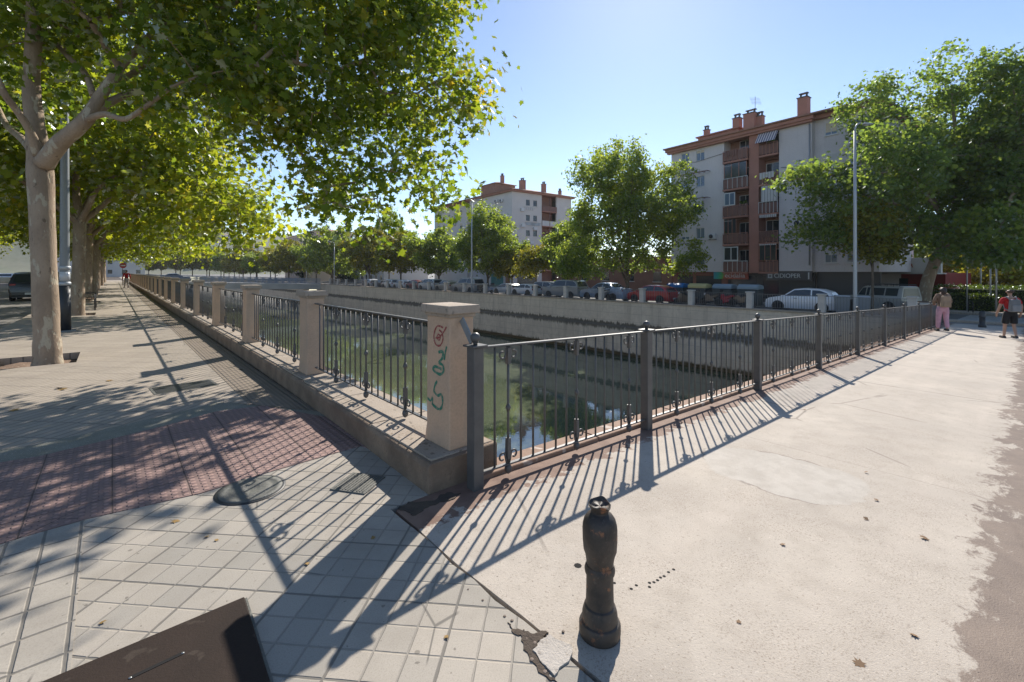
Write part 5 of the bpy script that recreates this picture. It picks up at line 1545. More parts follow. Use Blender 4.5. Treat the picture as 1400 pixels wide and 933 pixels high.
text_mesh('CIDIOPER', 0.55, M['frame_w'], sg, (11.95, -0.11, 2.63), (PI/2, 0, 0), width=2.2)
m = MB()
for a in range(3):
    for b in range(3):
        if (a, b) != (1, 1): m.bx((10.3+a*.14, -0.115, 2.42+b*.14), (10.41+a*.14, -0.1, 2.53+b*.14))
m.build('logo', M['frame_w'], sg)
m = MB(); m.bx((13.65, -0.115, 2.35), (13.75, -0.1, 2.95)); m.build('lettering', M['frame_w'], sg)

# middle block with laundry
P = (52.8, 60.1)
B2 = thing('apartment_building', 'white four-storey apartment block with laundry and air conditioners, corner facing the canal', 'building', (P[0], P[1], -1.6), ROT)
# local x runs to the right-hand... -Y; local y runs inland. corner at origin, left face is y=0 for x<0, right face is x=0 for y>0
w_ = MB(); HB = []
for k in range(5):
    for y in (3.6, 5.3): HB.append((y, 4.6+2.75*k, 0.9, 1.05))
def wall_holes_x(mb, y0, y1, z0, z1, x0, x1, holes):
    t = MB(); wall_with_holes(t, y0, y1, z0, z1, x0, x1, holes)
    mb.add([(v[1], v[0], v[2]) for v in t.v], t.f)
wall_holes_x(w_, 0, 6.9, 0, 17.3, -0.3, 0.0, [(h[0], h[1], h[2], h[3]) for h in HB])
w_.bx((-0.3, 10.6, 0), (0, 14.5, 17.3)); w_.bx((-14, 0, 0), (-0.302, 0.3, 17.3)); w_.bx((-31, 1.0, 0), (-16.5, 1.3, 17.3)); w_.bx((-16.5, 1.3, 0), (-16.2, 4, 17.3)); w_.bx((-14, 0.3, 0), (-13.7, 4, 17.3))
w_.bx((-31, 1.3, 0), (-30.7, 14.5, 17.3)); w_.bx((-30.7, 14.2, 0), (-0.3, 14.5, 17.3))
w_.build('wall', M['facade2'], B2)
m = MB(); m.bx((-1.6, 6.9, 0), (-1.3, 10.6, 17.3)); m.bx((-16.2, 3.7, 0), (-14, 4, 17.3)); m.build('recess_wall', M['brick'], B2)
for y, z, a, b in HB:
    o = MB(); o.bx((-0.16, y-a/2, z-b/2), (-0.12, y+a/2, z+b/2)); q = o.build('window', M['glass'], B2)
    o = MB(); o.bx((-.02, y-a/2-.05, z-b/2-.06), (.1, y+a/2+.05, z-b/2-.002)); o.build('sill', M['frame_w'], q)
for k in range(5):
    z = 3.4+2.75*k
    m = MB(); m.bx((-1.3, 6.9, z-.15), (0.15, 10.6, z)); bal = m.build('balcony', M['salmon'], B2)
    m = MB(); m.bx((0.09, 6.92, z), (0.14, 10.58, z+.95)); m.build('parapet', M['awn_w'] if k in (3, 1) else M['parapet'], bal)
    m = MB(); m.bx((0.0, 8.7, z), (0.16, 8.85, z+2.6)); m.build('post', M['parapet'], bal)
    m = MB(); m.bx((-15.9, 1.0, z-.12), (-14.1, 3.7, z)); bal = m.build('balcony', M['salmon'], B2)
    m = MB(); m.bx((-16.1, 0.95, z), (-14.1, 1.0, z+1.0)); m.build('parapet', M['brick'], bal)
for k, dy in ((4, 3.9), (3, 4.2), (3, 5.4)):
    z = 3.9+2.75*k
    m = MB()
    for q in range(5): m.bx((0.05, dy-1.1+q*.45, z-.62), (0.09, dy-1.1+q*.45+.38, z-.62+.45+.08*(q % 2)))
    m.bx((0.02, dy-1.3, z-.16), (0.12, dy+1.3, z-.12)); m.build('laundry', M['galv'] if k == 3 else M['awn_w'], B2)
for y, z in ((2.2, 14.2), (2.4, 11.4), (5.2, 11.0), (4.4, 8.4), (2.0, 6.0)):
    m = MB(); m.bx((0.0, y-.4, z-.28), (0.34, y+.4, z+.28)); m.build('air_conditioner', M['frame_w'], B2, .02)
for x, z in ((-3.0, 16.0), (-4.6, 16.1), (-20.5, 14.6), (-21.5, 13.4), (-22.0, 14.9)):
    aircon(B2, x, z, 0.0 if x > -14 else 1.0)
for x in (-6.5, -10.5, -19, -24, -28):
    for k in range(5): window(B2, x, 4.6+2.75*k, 0.9, 1.1, 0.002 if x > -14 else 1.002, 'glass')
m = MB()
m.bx((-14.5, -0.5, 17.3), (0.5, 15, 17.55)); m.bx((-31.5, 0.5, 17.3), (-14.5, 15, 17.55)); m.build('cornice', M['salmon'], B2)
m = MB()
m.add([(-32, -0.7, 17.55), (0.7, -0.7, 17.55), (0.7, 15.2, 17.55), (-32, 15.2, 17.55), (-32, -0.7, 17.66), (0.7, -0.7, 17.66), (0.7, 15.2, 17.66), (-32, 15.2, 17.66), (-26, 7.2, 19.4), (-6, 7.2, 19.4)],
      [(3, 2, 1, 0), (0, 1, 5, 4), (1, 2, 6, 5), (2, 3, 7, 6), (3, 0, 4, 7), (4, 5, 9, 8), (5, 6, 9), (6, 7, 8, 9), (7, 4, 8)])
m.build('roof', M['rooftile'], B2)
m = MB(); m.bx((-14.5, 3, 17.7), (-9.5, 8, 20.6)); m.add([(-14.9, 2.6, 20.6), (-9.1, 2.6, 20.6), (-9.1, 8.4, 20.6), (-14.9, 8.4, 20.6), (-12, 5.5, 21.5)], [(3, 2, 1, 0), (0, 1, 4), (1, 2, 4), (2, 3, 4), (3, 0, 4)]); m.build('roof_room', M['rooftile'], B2)
for x, y, a, h in ((-1.6, 3.6, .9, 2.0), (-1.4, 8.6, .7, 1.9), (-1.2, 12.6, .5, 1.0), (-10.5, 5.5, .6, 4.6)):
    chimney(B2, x, y, 17.8, a, h)
m = MB(); m.bx((-6.4, -.06, 0.4), (-2.6, -.002, 2.9)); m.build('shutter', plain('teal_shutter', (0.05, 0.22, 0.20), .6), B2)
m = MB(); m.bx((0.002, 1.2, 0.2), (0.05, 5.6, 2.7)); m.build('shop_window', M['glass'], B2)
m = MB(); m.bx((-1.9, -.05, 0.3), (-0.6, -.002, 2.6)); m.build('shutter', plain('orange_shutter', (0.36, 0.17, 0.08), .6), B2)

def block(name, lab, loc, rot, w, d, h, mat, cols, floors, roof='rooftile', gl='glass', flat=False, ch=2):
    t = thing(name, lab, 'building', loc, rot)
    m = MB(); m.bx((0, 0, 0), (w, d, h)); m.build('wall', M[mat], t)
    for f in range(floors):
        for c in range(cols):
            x = w*(c+.5)/cols; z = h*(f+.55)/floors
            m = MB(); m.bx((x-.55, -.03, z-.6), (x+.55, -.002, z+.6)); o = m.build('window', M[gl], t)
            m = MB(); m.bx((x-.65, -.10, z-.68), (x+.65, -.004, z-.602)); m.build('sill', M['frame_w'], o)
    m = MB()
    if flat:
        m.bx((-.3, -.3, h), (w+.3, d+.3, h+.35))
    else:
        m.add([(-.5, -.5, h), (w+.5, -.5, h), (w+.5, d+.5, h), (-.5, d+.5, h), (w*.25, d/2, h+2), (w*.75, d/2, h+2)], [(3, 2, 1, 0), (0, 1, 5, 4), (1, 2, 5), (2, 3, 4, 5), (3, 0, 4)])
    r = m.build('roof', M[roof], t)
    for k in range(ch):
        m = MB(); m.bx((w*(.3+.4*k)-.4, d*.4, h+.3), (w*(.3+.4*k)+.4, d*.4+.8, h+2.6)); m.build('chimney', M['salmon'], r)
    return t
block('apartment_building', 'long pale apartment block half hidden by the street trees left of the laundry building', (57, 148, -1.6), ROT, 34, 13, 11.5, 'facade2', 9, 4)
block('apartment_building', 'pink brick apartment block far up the canal under the hill', (62, 235, -1.6), ROT, 55, 14, 19, 'facade3', 14, 6)
block('apartment_building', 'ochre house with dark side far up the canal, next to the conifers', (50, 172, -1.6), ROT, 18, 12, 12, 'facade4', 5, 4)
block('apartment_building', 'pale apartment block behind the roadside trees at the left edge', (-24, 30, -0.1), PI/2, 40, 14, 16, 'facade4', 12, 5)
block('apartment_building', 'second apartment block down the left road behind the trees', (-24, 78, -0.1), PI/2, 60, 14, 17, 'facade2', 16, 5)
block('apartment_building', 'low building closing the end of the left walkway', (-16, 190, -0.1), 0, 24, 10, 9, 'facade2', 7, 3)
block('shop_building', 'low red-brown shop building half hidden behind the largest street tree', (50.5, 47.5, -1.6), ROT, 20, 10, 4.6, 'brick', 5, 1, flat=True, ch=0)
# distant houses on the hillside
from mathutils.bvhtree import BVHTree
bvh = BVHTree.FromPolygons([Vector(v) for v in hm.v], hm.f)
rh = random.Random(9); nh = 0
for i in range(90):
    px = rh.uniform(235, 372); py = rh.uniform(318, 364)
    o_ = Vector((0, 0, CAM_H)); q_ = dpt(px, py, 100.0)
    hit, nn, idx, dist = bvh.ray_cast(o_, (q_-o_).normalized())
    if hit is None or nh >= 40: continue
    nh += 1
    t = MB(); s = rh.uniform(5, 9)
    t.bx((-s/2, -s/2, -6), (s/2, s/2, s*.55)); t.add([(-s*.55, -s*.55, s*.55), (s*.55, -s*.55, s*.55), (s*.55, s*.55, s*.55), (-s*.55, s*.55, s*.55), (0, 0, s*.8)], [(3, 2, 1, 0), (0, 1, 4), (1, 2, 4), (2, 3, 4), (3, 0, 4)], 1)
    o = t.build('hillside_house', [M['frame_w'], M['rooftile']], None, loc=hit, rot=(0, 0, rh.uniform(0, 1.5)))
    _props(o, 'tiny white house on the distant hillside seen under the plane crowns', 'house', 'white houses on the distant hillside')

# red kiosk bar beyond the jeep
yk = along(1252, 56)
K = thing('kiosk', 'red-fronted bar kiosk with white sign board between the jeep and the leaning trunk', 'kiosk', (56, yk, -1.6), -R(110))
m = MB(); m.bx((-3.2, 0, 0), (2.2, 4, 3.0)); m.build('wall', surf('red_kiosk', (0.30, 0.035, 0.03), (0.24, 0.03, 0.028), 2, .6, .1, 20), K)
m = MB(); m.bx((-3.8, -.25, 3.0), (2.0, .0, 4.4)); sg = m.build('sign', M['frame_w'], K)
text_mesh('BOCATA', 0.8, M['taillamp'], sg, (-1.4, -.26, 3.75), (PI/2, 0, 0), width=2.6)
m = MB(); m.bx((-4, -1.6, 2.9), (2.4, -.26, 3.0)); m.build('awning', M['awn_w'], K)
m = MB(); m.bx((-2.6, -.04, .9), (-.6, -.002, 2.5)); m.build('hatch', M['glass'], K)
# pale planter, poles in the park
p = gpt(1256, 421, zg(38.5)); yk = along(1256, 38.5)
t = thing('planter', 'pale square concrete planter beside the leaning trunk', 'planter', (38.5, yk, zg(38.5)), .2)
m = MB(); m.box((0, 0, .4), (1.1, 1.1, .8), 0, 0, 1.08); m.build('tub', M['white_pillar'], t, .02); m = MB(); m.box((0, 0, .82), (1.0, 1.0, .05)); m.build('earth', M['soil'], t)
for i, (px, top, D) in enumerate([(1322, 358, 50.0), (1341, 366, 54.0), (1354, 378, 50.5), (1362, 372, 49.5)]):
    y = along(px, D); yc = SA*D+CA*y; h = CAM_H+(372-top)/FPX*yc-zg(D)+2.0
    t = thing('metal_pole', f'slim pale metal pole in front of the park hedge, {ORD[i]} from the left', 'pole', (D, y, zg(D)), 0, 'slim poles in front of the park hedge')
    m = MB(); m.tube([(0, 0, 0), (0, 0, h)], 0.05, 8); m.build('pole', M['galv'], t); m = MB(); m.lathe([(.14, 0), (.14, .03), (.08, .06)], n=10); m.build('base', M['galv'], t)
for j, (px, py) in enumerate([(1327, 424)]):
    D = 45.0; y = along(px, D)
    t = thing('bicycle_stand', 'small bent-tube stand on the far pavement between the two walkers', 'bicycle stand', (D, y, zg(D)+.12), .4)
    m = MB(); m.tube([(-.35, 0, 0), (-.35, 0, .6), (-.2, 0, .78), (.2, 0, .78), (.35, 0, .6), (.35, 0, 0)], .03, 8); m.build('hoop', M['dark'], t)
# road sign far down the left walkway
p = gpt(168, 390.5); 
t = thing('road_sign', 'round red and white no-entry road sign at the far end of the left walkway', 'road sign', (p.x, p.y, 0), R(10))
m = MB(); m.tube([(0, 0, 0), (0, 0, 2.5)], .04, 8); m.build('pole', M['dark'], t)
m = MB(); m.lathe([(.30, 0), (.30, .02)], (0, -.05, 2.2), 20, M=Matrix.Rotation(PI/2, 3, 'X')); d_ = m.build('disc', M['taillamp'], t)
m = MB(); m.bx((-.21, -.085, 2.15), (.21, -.072, 2.25)); m.build('bar', M['frame_w'], d_)
# ------------------------------------------------------------------ vehicles
PROF = {  # (x, z) upper outline from nose to tail as fractions of length / height; belt, windscreen base, roof front, roof rear, tail
    'hatch': dict(L=4.0, H=1.48, W=1.74, out=[(0, .34), (.015, .48), (.06, .56), (.22, .64), (.27, .67), (.42, .96), (.55, 1.0), (.78, .97), (.90, .86), (.97, .62), (.995, .50), (1, .32)], ws=(4, 5), rear=(8, 9), belt=.635, side=[(.30, .67), (.43, .92), (.57, .955), (.77, .925), (.87, .82), (.90, .68)]),
    'sedan': dict(L=4.5, H=1.44, W=1.76, out=[(0, .34), (.015, .48), (.06, .57), (.24, .65), (.29, .68), (.42, .96), (.52, 1.0), (.68, .97), (.82, .73), (.97, .67), (.995, .52), (1, .32)], ws=(4, 5), rear=(7, 8), belt=.64, side=[(.31, .67), (.43, .92), (.53, .955), (.67, .925), (.77, .70)]),
    'wagon': dict(L=4.3, H=1.62, W=1.80, out=[(0, .34), (.015, .50), (.05, .58), (.20, .65), (.25, .68), (.36, .95), (.48, 1.0), (.86, .98), (.93, .93), (.985, .62), (.995, .48), (1, .30)], ws=(4, 5), rear=(8, 9), belt=.63, side=[(.27, .67), (.37, .91), (.48, .955), (.84, .94), (.93, .80), (.945, .67)]),
    'van': dict(L=4.6, H=1.9, W=1.85, out=[(0, .30), (.01, .46), (.04, .52), (.15, .58), (.18, .60), (.29, .94), (.38, 1.0), (.95, .99), (.98, .95), (.995, .55), (1, .45), (1, .26)], ws=(4, 5), rear=(8, 9), belt=.58, side=[(.20, .61), (.30, .90), (.38, .94), (.62, .94), (.62, .61)]),
    'jeep': dict(L=4.2, H=1.82, W=1.78, out=[(0, .38), (.01, .54), (.03, .58), (.24, .62), (.27, .63), (.35, .95), (.40, .99), (.96, 1.0), (.985, .97), (.995, .60), (1, .50), (1, .34)], ws=(4, 5), rear=(8, 9), belt=.62, side=[(.29, .64), (.36, .92), (.48, .94), (.48, .64)]),
}
def car(kind, color, label, x, y, rotz, group=None, scale=1.0, roof=None, extra=None, cat='car'):
    P = PROF[kind]; L, H, W = P['L']*scale, P['H']*scale, P['W']
    z0 = zg(x) if x > 0 else -0.13
    t = thing({'van': 'parked_van', 'jeep': 'parked_jeep'}.get(kind, 'parked_car'), label, cat, (x, y, z0), rotz, group)
    pm = paint(color)
    belt = P['belt']*H; zb = 0.2
    def hw(z):
        if z <= belt: return W/2*(0.94+0.06*min(1, (z-zb)/(0.3*H)))
        return W/2-(z-belt)*0.27-0.01
    def X(f): return L/2-f*L
    out = [(X(a), b*H) for a, b in P['out']]
    mb = MB(); vs = []
    rows = len(out)
    for i, (x_, z_) in enumerate(out):
        e = 0.90 if i in (0, rows-1) else (0.95 if i in (1, rows-2) else 1.0)
        zl = min(z_, belt)
        zmid = zb+(zl-zb)*0.45
        ring = [(x_, -hw(zb)*e*.94, zb), (x_, -hw(zmid)*e, zmid), (x_, -hw(zl)*e*.985, zl-0.02), (x_, -hw(z_)*e*.96, z_-0.012 if z_ > belt+.02 else zl), (x_, -hw(z_)*e*.80, z_+.012)]
        ring += [(a, -b, c) for a, b, c in reversed(ring)]
        vs += ring
    n = 10; fs = []
    for i in range(rows-1):
        for k in range(n):
            fs.append((i*n+k, i*n+(k+1) % n, (i+1)*n+(k+1) % n, (i+1)*n+k))
    fs.append(tuple(range(n))); fs.append(tuple((rows-1)*n+k for k in reversed(range(n))))
    mb.add(vs, fs, 0, True)
    me = mb.mesh('body', pm)
    me.set_sharp_from_angle(angle=R(38))
    link('body', me, t)
    # glazing, set a few millimetres proud
    for nm, (i, j) in (('windscreen', P['ws']), ('rear_window', P['rear'])):
        (xa, za), (xb, zb_) = out[i], out[j]
        d = Vector((xb-xa, zb_-za)); nn = Vector((-d.y, d.x)).normalized()
        if nn.y < 0: nn = -nn
        q = []
        for f, kk in ((.10, .80), (.92, .80)):
            px_, pz_ = xa+d.x*f+nn.x*.022, za+d.y*f+nn.y*.022
            q += [(px_, -hw(pz_)*kk, pz_), (px_, hw(pz_)*kk, pz_)]
        b = MB(); b.add(q, [(0, 1, 3, 2)]); b.add([(a-nn.x*.02, bb, c-nn.y*.02) for a, bb, c in q], [(0, 2, 3, 1)]); b.build(nm, M['glass'], t)
    for s in (-1, 1):
        pts = [(X(a), b_*H) for a, b_ in P['side']]
        xm = sum(p[0] for p in pts)/len(pts)
        b = MB(); q = [(a, s*(hw(z)*0.985+.006), z) for a, z in pts]
        b.add(q, [tuple(range(len(q)))]); b.add([(a, yy-s*.02, z) for a, yy, z in q], [tuple(reversed(range(len(q))))])
        wd = b.build('side_window', M['glass'], t)
        zt = max(p[1] for p in pts)
        b = MB(); b.box((xm-.1, s*(hw((belt+zt)/2)*.985+.008), (belt+zt)/2), (.07, .012, (zt-belt)*.98), 0, 0, 1, Matrix.Rotation(s*math.atan(.27), 3, 'X')); b.build('door_pillar', pm, wd)
        if kind in ('jeep', 'van'):
            for xa, xb in ((.51, .72), (.74, .93)):
                if kind == 'van' and xa > .6 and extra != 'glazed': continue
                b = MB(); q = [(X(xa), .65), (X(xb), .65), (X(xb), .93), (X(xa), .93)]; q = [(a, s*(hw(z*H)*0.985+.006), z*H) for a, z in q]
                b.add(q, [(0, 1, 2, 3)]); b.add([(a, yy-s*.02, z) for a, yy, z in q], [(3, 2, 1, 0)]); b.build('side_window', M['glass'], t)
        b = MB(); b.box((X(.27), s*(W/2+.09), belt+.05), (.12, .17, .12)); b.build('wing_mirror', pm, t, .02)
        b = MB(); b.box((X(.04), s*W*.36, H*.46), (.22, W*.22, .12)); b.build('headlight', M['headlamp'], t, .03)
        b = MB(); b.box((X(.975), s*W*.40, H*.54), (.14, W*.14, .2)); b.build('tail_light', M['taillamp'], t, .02)
        b = MB(); b.box((X(.45), s*(hw(belt*.9)+.004), belt*.9), (.16, .03, .025)); b.build('door_handle', M['plastic'], t)
        for fx in (.195, .80):
            rw = 0.31 if kind not in ('jeep',) else 0.37
            y_ = s*(W/2-.10)
            Mx = Matrix.Rotation(PI/2, 3, 'X')
            ar = MB(); ar.lathe([(rw+.06, -.02), (rw+.06, .02)], (X(fx), s*(W/2*.975), rw+.01), 20, M=Mx); ar.build('wheel_arch', M['plastic'], t)
            wb = MB(); wb.lathe([(rw*.6, -.10), (rw*.95, -.10), (rw, -.06), (rw, .06), (rw*.95, .115), (rw*.62, .115)], (0, 0, 0), 20, M=Mx if s < 0 else Matrix.Rotation(-PI/2, 3, 'X'))
            wh = wb.build('wheel', M['rubber'], t, loc=(X(fx), y_, rw))
            rb = MB(); rb.lathe([(rw*.64, .07), (rw*.60, .108), (rw*.30, .095), (rw*.12, .112), (.001, .112)], (0, 0, 0), 15, M=Mx if s < 0 else Matrix.Rotation(-PI/2, 3, 'X')); rb.build('rim', M['alloy'], wh)
    for f, nm in ((.004, 'front_bumper'), (.996, 'rear_bumper')):
        b = MB(); b.box((X(f), 0, .40), (.10, W*.88, .2)); o = b.build(nm, M['plastic'] if kind in ('van', 'jeep') else pm, t, .03)
        b = MB(); b.box((X(f)+(.055 if f < .5 else -.055), 0, .42), (.012, .5, .11)); b.build('number_plate', M['plate'], o)
    if roof == 'rack':
        b = MB()
        for s in (-.5, .5): b.tube([(X(.36), s*W*.78, H+.12), (X(.94), s*W*.78, H+.12)], .02, 6)
        for k in range(7):
            xx = X(.36+.58*k/6); b.tube([(xx, -W*.39, H+.12), (xx, W*.39, H+.12)], .018, 6); b.tube([(xx, W*.39, H-.02), (xx, W*.39, H+.12)], .015, 5); b.tube([(xx, -W*.39, H-.02), (xx, -W*.39, H+.12)], .015, 5)
        b.build('roof_rack', M['plastic'], t)
    return t
gK = 'cars parked along the far-bank street'
WHITE = (0.80, 0.81, 0.83); SILV = (0.58, 0.60, 0.62); GREY = (0.33, 0.34, 0.345); BLUE = (0.28, 0.36, 0.47); RED = (0.42, 0.02, 0.028); BLACK = (0.03, 0.032, 0.036); BEIGE = (0.42, 0.38, 0.32)
row = [('hatch', WHITE, 1045, 1143, 34.2, 'white rounded hatchback parked nearest the bridge behind the far-bank fence'),
       ('hatch', RED, 856, 914, 34.2, 'dark red car parked under the largest street tree'),
       ('sedan', BLUE, 790, 852, 34.2, 'silver-blue saloon parked left of the red car'),
       ('wagon', GREY, 741, 789, 34.2, 'grey estate car parked left of the silver-blue saloon'),
       ('wagon', (0.5, .5, .5), 717, 754, 35.8, 'pale boxy car behind the grey estate, near the laundry building'),
       ('hatch', WHITE, 698, 726, 34.2, 'white small hatchback with its tail to the grey estate'),
       ('hatch', SILV, 676, 696, 34.4, 'small silver-blue hatchback left of the white small hatchback'),
       ('wagon', GREY, 613, 653, 34.2, 'long grey estate car beside the medium lamp post'),
       ('hatch', BEIGE, 593, 614, 34.2, 'beige small car left of the long grey estate'),
       ('wagon', SILV, 571, 592, 34.2, 'silver boxy car to the right of the small maroon one'),
       ('hatch', (0.2, .03, .035), 554, 571, 34.2, 'maroon small car in the far parked row'),
       ('hatch', WHITE, 536, 551, 34.2, 'white car left of the small maroon one'),
       ('wagon', WHITE, 521, 535, 34.2, 'white boxy car near the end of the far parked row'),
       ('hatch', BLACK, 509, 520, 34.2, 'black car near the end of the far parked row'),
       ('hatch', SILV, 494, 506, 34.2, 'silver car at the very end of the far parked row')]
for kind, c, pa, pb, D, lab in row:
    ya, yb = along(pa, D-0.9), along(pb, D-0.9)
    L = PROF[kind]['L']; s = min(1.1, max(.86, abs(ya-yb)/L))
    car(kind, c, lab, D, (ya+yb)/2, PI/2+random.uniform(-.04, .04), gK, s)
y = along(640, 38.6); car('van', WHITE, 'white delivery van standing behind the long grey estate', 38.6, y, PI/2, gK, cat='van')
y = along(1203, 40.5); car('jeep', (0.34, 0.335, 0.31), 'pale off-road jeep with roof rack parked beyond the bridge railing', 40.5, y, PI/2-.5, None, 1.0, 'rack', cat='jeep')
gR = 'cars along the left road'
for x, y, c, k, lab in [(-10.2, 86, SILV, 'sedan', 'silver saloon at the left edge far down the road'), (-3.4, 39, BLACK, 'wagon', 'black estate parked at the kerb behind the second plane trunk'), 
                       (-3.4, 46, GREY, 'wagon', 'grey estate parked at the kerb beyond the black one'), (-3.4, 53, BLUE, 'hatch', 'blue hatchback parked at the kerb among the far trunks'), (-12, 70, BLACK, 'sedan', 'dark saloon on the far side of the left road'), (-3.4, 61, SILV, 'hatch', 'silver hatchback parked far along the left kerb')]:
    car(k, c, lab, x, y, PI/2, gR)
y_ = 96.5
car('sedan', (0.06, .08, .13), 'dark blue saloon crossing the second bridge, only its roof above the pillars', 8.0, y_, 0.0)

# recycling containers
def container(px, lidc, lab, D=36.2, dark=(0.06, .075, .075)):
    y = along(px, D)
    t = thing('recycling_container', lab, 'container', (D, y, zg(D)), -PI/2, 'recycling containers behind the far-bank fence')
    m = MB(); m.box((0, 0, .72), (1.35, 1.1, 1.2), 0, 0, 1.08); m.build('body', plain('container_body', dark, .5) if 'container_body' not in bpy.data.materials else bpy.data.materials['container_body'], t, .05)
    m = MB(); m.prism([(-.6, 1.33), (.6, 1.33), (.48, 1.62), (-.3, 1.70), (-.6, 1.55)], -.75, .75, 'x'); m.build('lid', plain('container_lid', lidc, .5), t, .03)
    for sx in (-.5, .5):
        m = MB(); m.lathe([(.10, -.04), (.10, .04)], (sx, -.4, .10), 12, M=Matrix.Rotation(PI/2, 3, 'Y')); m.build('wheel', M['rubber'], t)
container(927, (0.03, .17, .42), 'recycling container with bright blue lid behind the black scooter')
container(957, (0.55, .48, .22), 'recycling container with pale yellow lid behind the far fence', 36.0)
container(991, (0.22, .30, .36), 'grey-blue lidded container to the right of the yellow-lidded one', 36.4)
container(1026, (0.24, .31, .35), 'grey-blue lidded container just left of the white rounded hatchback', 36.2)
for px, D, lab in [(1151, 33.3, 'dark wheeled bin between the white hatchback and the tall lamp post'), (1178, 33.6, 'dark wheeled bin just right of the tall lamp post')]:
    y = along(px, D); t = thing('wheeled_bin', lab, 'bin', (D, y, zg(D)), .3)
    m = MB(); m.box((0, 0, .55), (.62, .66, .95), 0, 0, 1.15); m.build('body', M['pole_grey'], t, .03); m = MB(); m.box((0, 0, 1.08), (.76, .80, .1), 0, 0, .9); m.build('lid', M['galv'], t, .02)
    for s in (-.28, .28):
        m = MB(); m.lathe([(.1, -.03), (.1, .03)], (s, .3, .1), 12, M=Matrix.Rotation(PI/2, 3, 'Y')); m.build('wheel', M['rubber'], t)

# motorcycles
def moto(px, D, c, lab, yaw=0.0, scooter=False):
    y = along(px, D); t = thing('parked_scooter' if scooter else 'parked_motorcycle', lab, 'motorcycle', (D, y, zg(D)), yaw, 'motorcycles parked behind the far-bank fence')
    r = .25 if scooter else .31; wbm = .62 if scooter else .70
    for sx in (-1, 1):
        m = MB(); m.lathe([(r*.72, -.05), (r*.95, -.055), (r, -.03), (r, .03), (r*.95, .055), (r*.72, .05)], n=20, M=Matrix.Rotation(PI/2, 3, 'X')); w = m.build('wheel', M['rubber'], t, loc=(sx*wbm, 0, r))
        m = MB(); m.lathe([(r*.72, -.03), (r*.72, .03), (.05, .04), (.001, .04)], n=12, M=Matrix.Rotation(PI/2, 3, 'X')); m.build('rim', M['alloy'], w)
    m = MB()
    m.tube([(wbm, .07, r), (wbm-.22, .07, .75), (wbm-.3, .05, .98)], .025, 6); m.tube([(wbm, -.07, r), (wbm-.22, -.07, .75), (wbm-.3, -.05, .98)], .025, 6); m.tube([(wbm-.32, -.36, 1.02), (wbm-.3, 0, .98), (wbm-.32, .36, 1.02)], .018, 6)
    m.build('fork', M['plastic'], t)
    m = MB()
    if scooter:
        m.prism([(wbm-.2, .85), (wbm-.12, .5), (wbm-.25, .28), (-.05, .28), (-.15, .62), (-.85, .70), (-.9, .45), (-.55, .38), (-.2, .22), (.35, .2), (wbm-.15, .42), (wbm-.28, .85)], -.16, .16, 'y')
    else:
        m.prism([(wbm-.28, .92), (.1, .95), (-.1, .80), (-.75, .92), (-.85, .82), (-.35, .62), (-.4, .40), (.2, .26), (.42, .35), (wbm-.25, .7)], -.14, .14, 'y')
    m.build('body', paint(c), t, .04)
    m = MB(); m.prism([(.05, .86), (-.1, .82), (-.8, .93), (-.82, .99), (-.3, .93), (.02, .95)], -.13, .13, 'y'); m.build('seat', M['plastic'], t, .03)
    m = MB(); m.ball((wbm-.18, 0, .88), .10, 12); m.build('headlight', M['headlamp'], t)
    m = MB(); m.box((wbm-.2, 0, 1.12), (.02, .34, .34), 0, 0, .7, Matrix.Rotation(-.5, 3, 'Y')); m.build('windshield', M['glass'], t, .006)
    if scooter:
        m = MB(); m.box((-.85, 0, 1.1), (.38, .36, .3)); m.build('top_case', M['plastic'], t, .04)
moto(937, 33.2, BLACK, 'black scooter with pale front parked under the yellow-lidded container', R(110), True)
moto(992, 33.2, (0.4, .03, .05), 'red motorcycle parked behind the far fence', R(60))
moto(1012, 33.4, BLACK, 'black motorcycle right of the red motorcycle', R(100))
moto(972, 33.4, BLACK, 'black motorcycle left of the red motorcycle', R(75))
moto(655, 34.0, BLACK, 'dark motorcycle parked right of the long grey estate', R(95))
moto(668, 34.0, BLUE, 'dark scooter parked left of the small silver-blue hatchback', R(85), True)
moto(823+1, 33.0, GREY, 'grey motorcycle in front of the tail of the silver-blue saloon', R(80))

# ------------------------------------------------------------------ people
def skin(name, verts, edges, radii, mat, parent, sub=2):
    me = bpy.data.meshes.new(name); me.from_pydata([tuple(v) for v in verts], edges, [])
    ob = bpy.data.objects.new(name, me); COL.objects.link(ob)
    md = ob.modifiers.new('s', 'SKIN'); md.use_smooth_shade = True
    sv = me.skin_vertices[0].data
    for i, r in enumerate(radii):
        sv[i].radius = (r, r) if not hasattr(r, '__len__') else r
        sv[i].use_root = (i == 0)
    sm = ob.modifiers.new('d', 'SUBSURF'); sm.levels = sub; sm.render_levels = sub
    dg = bpy.context.evaluated_depsgraph_get(); dg.update()
    m2 = bpy.data.meshes.new_from_object(ob.evaluated_get(dg)); m2.name = name
    bpy.data.objects.remove(ob, do_unlink=True)
    m2.materials.clear(); m2.materials.append(mat)
    m2.polygons.foreach_set('material_index', [0]*len(m2.polygons))
    m2.polygons.foreach_set('use_smooth', [True]*len(m2.polygons))
    return link(name, m2, parent)
def cloth(name, c):
    return surf(name, c, tuple(.8*x for x in c), 7, .9, .4, 60)
SKIN_M = surf('skin', (0.42, 0.26, 0.19), (0.38, 0.23, 0.165), 6, .6, .1, 80)
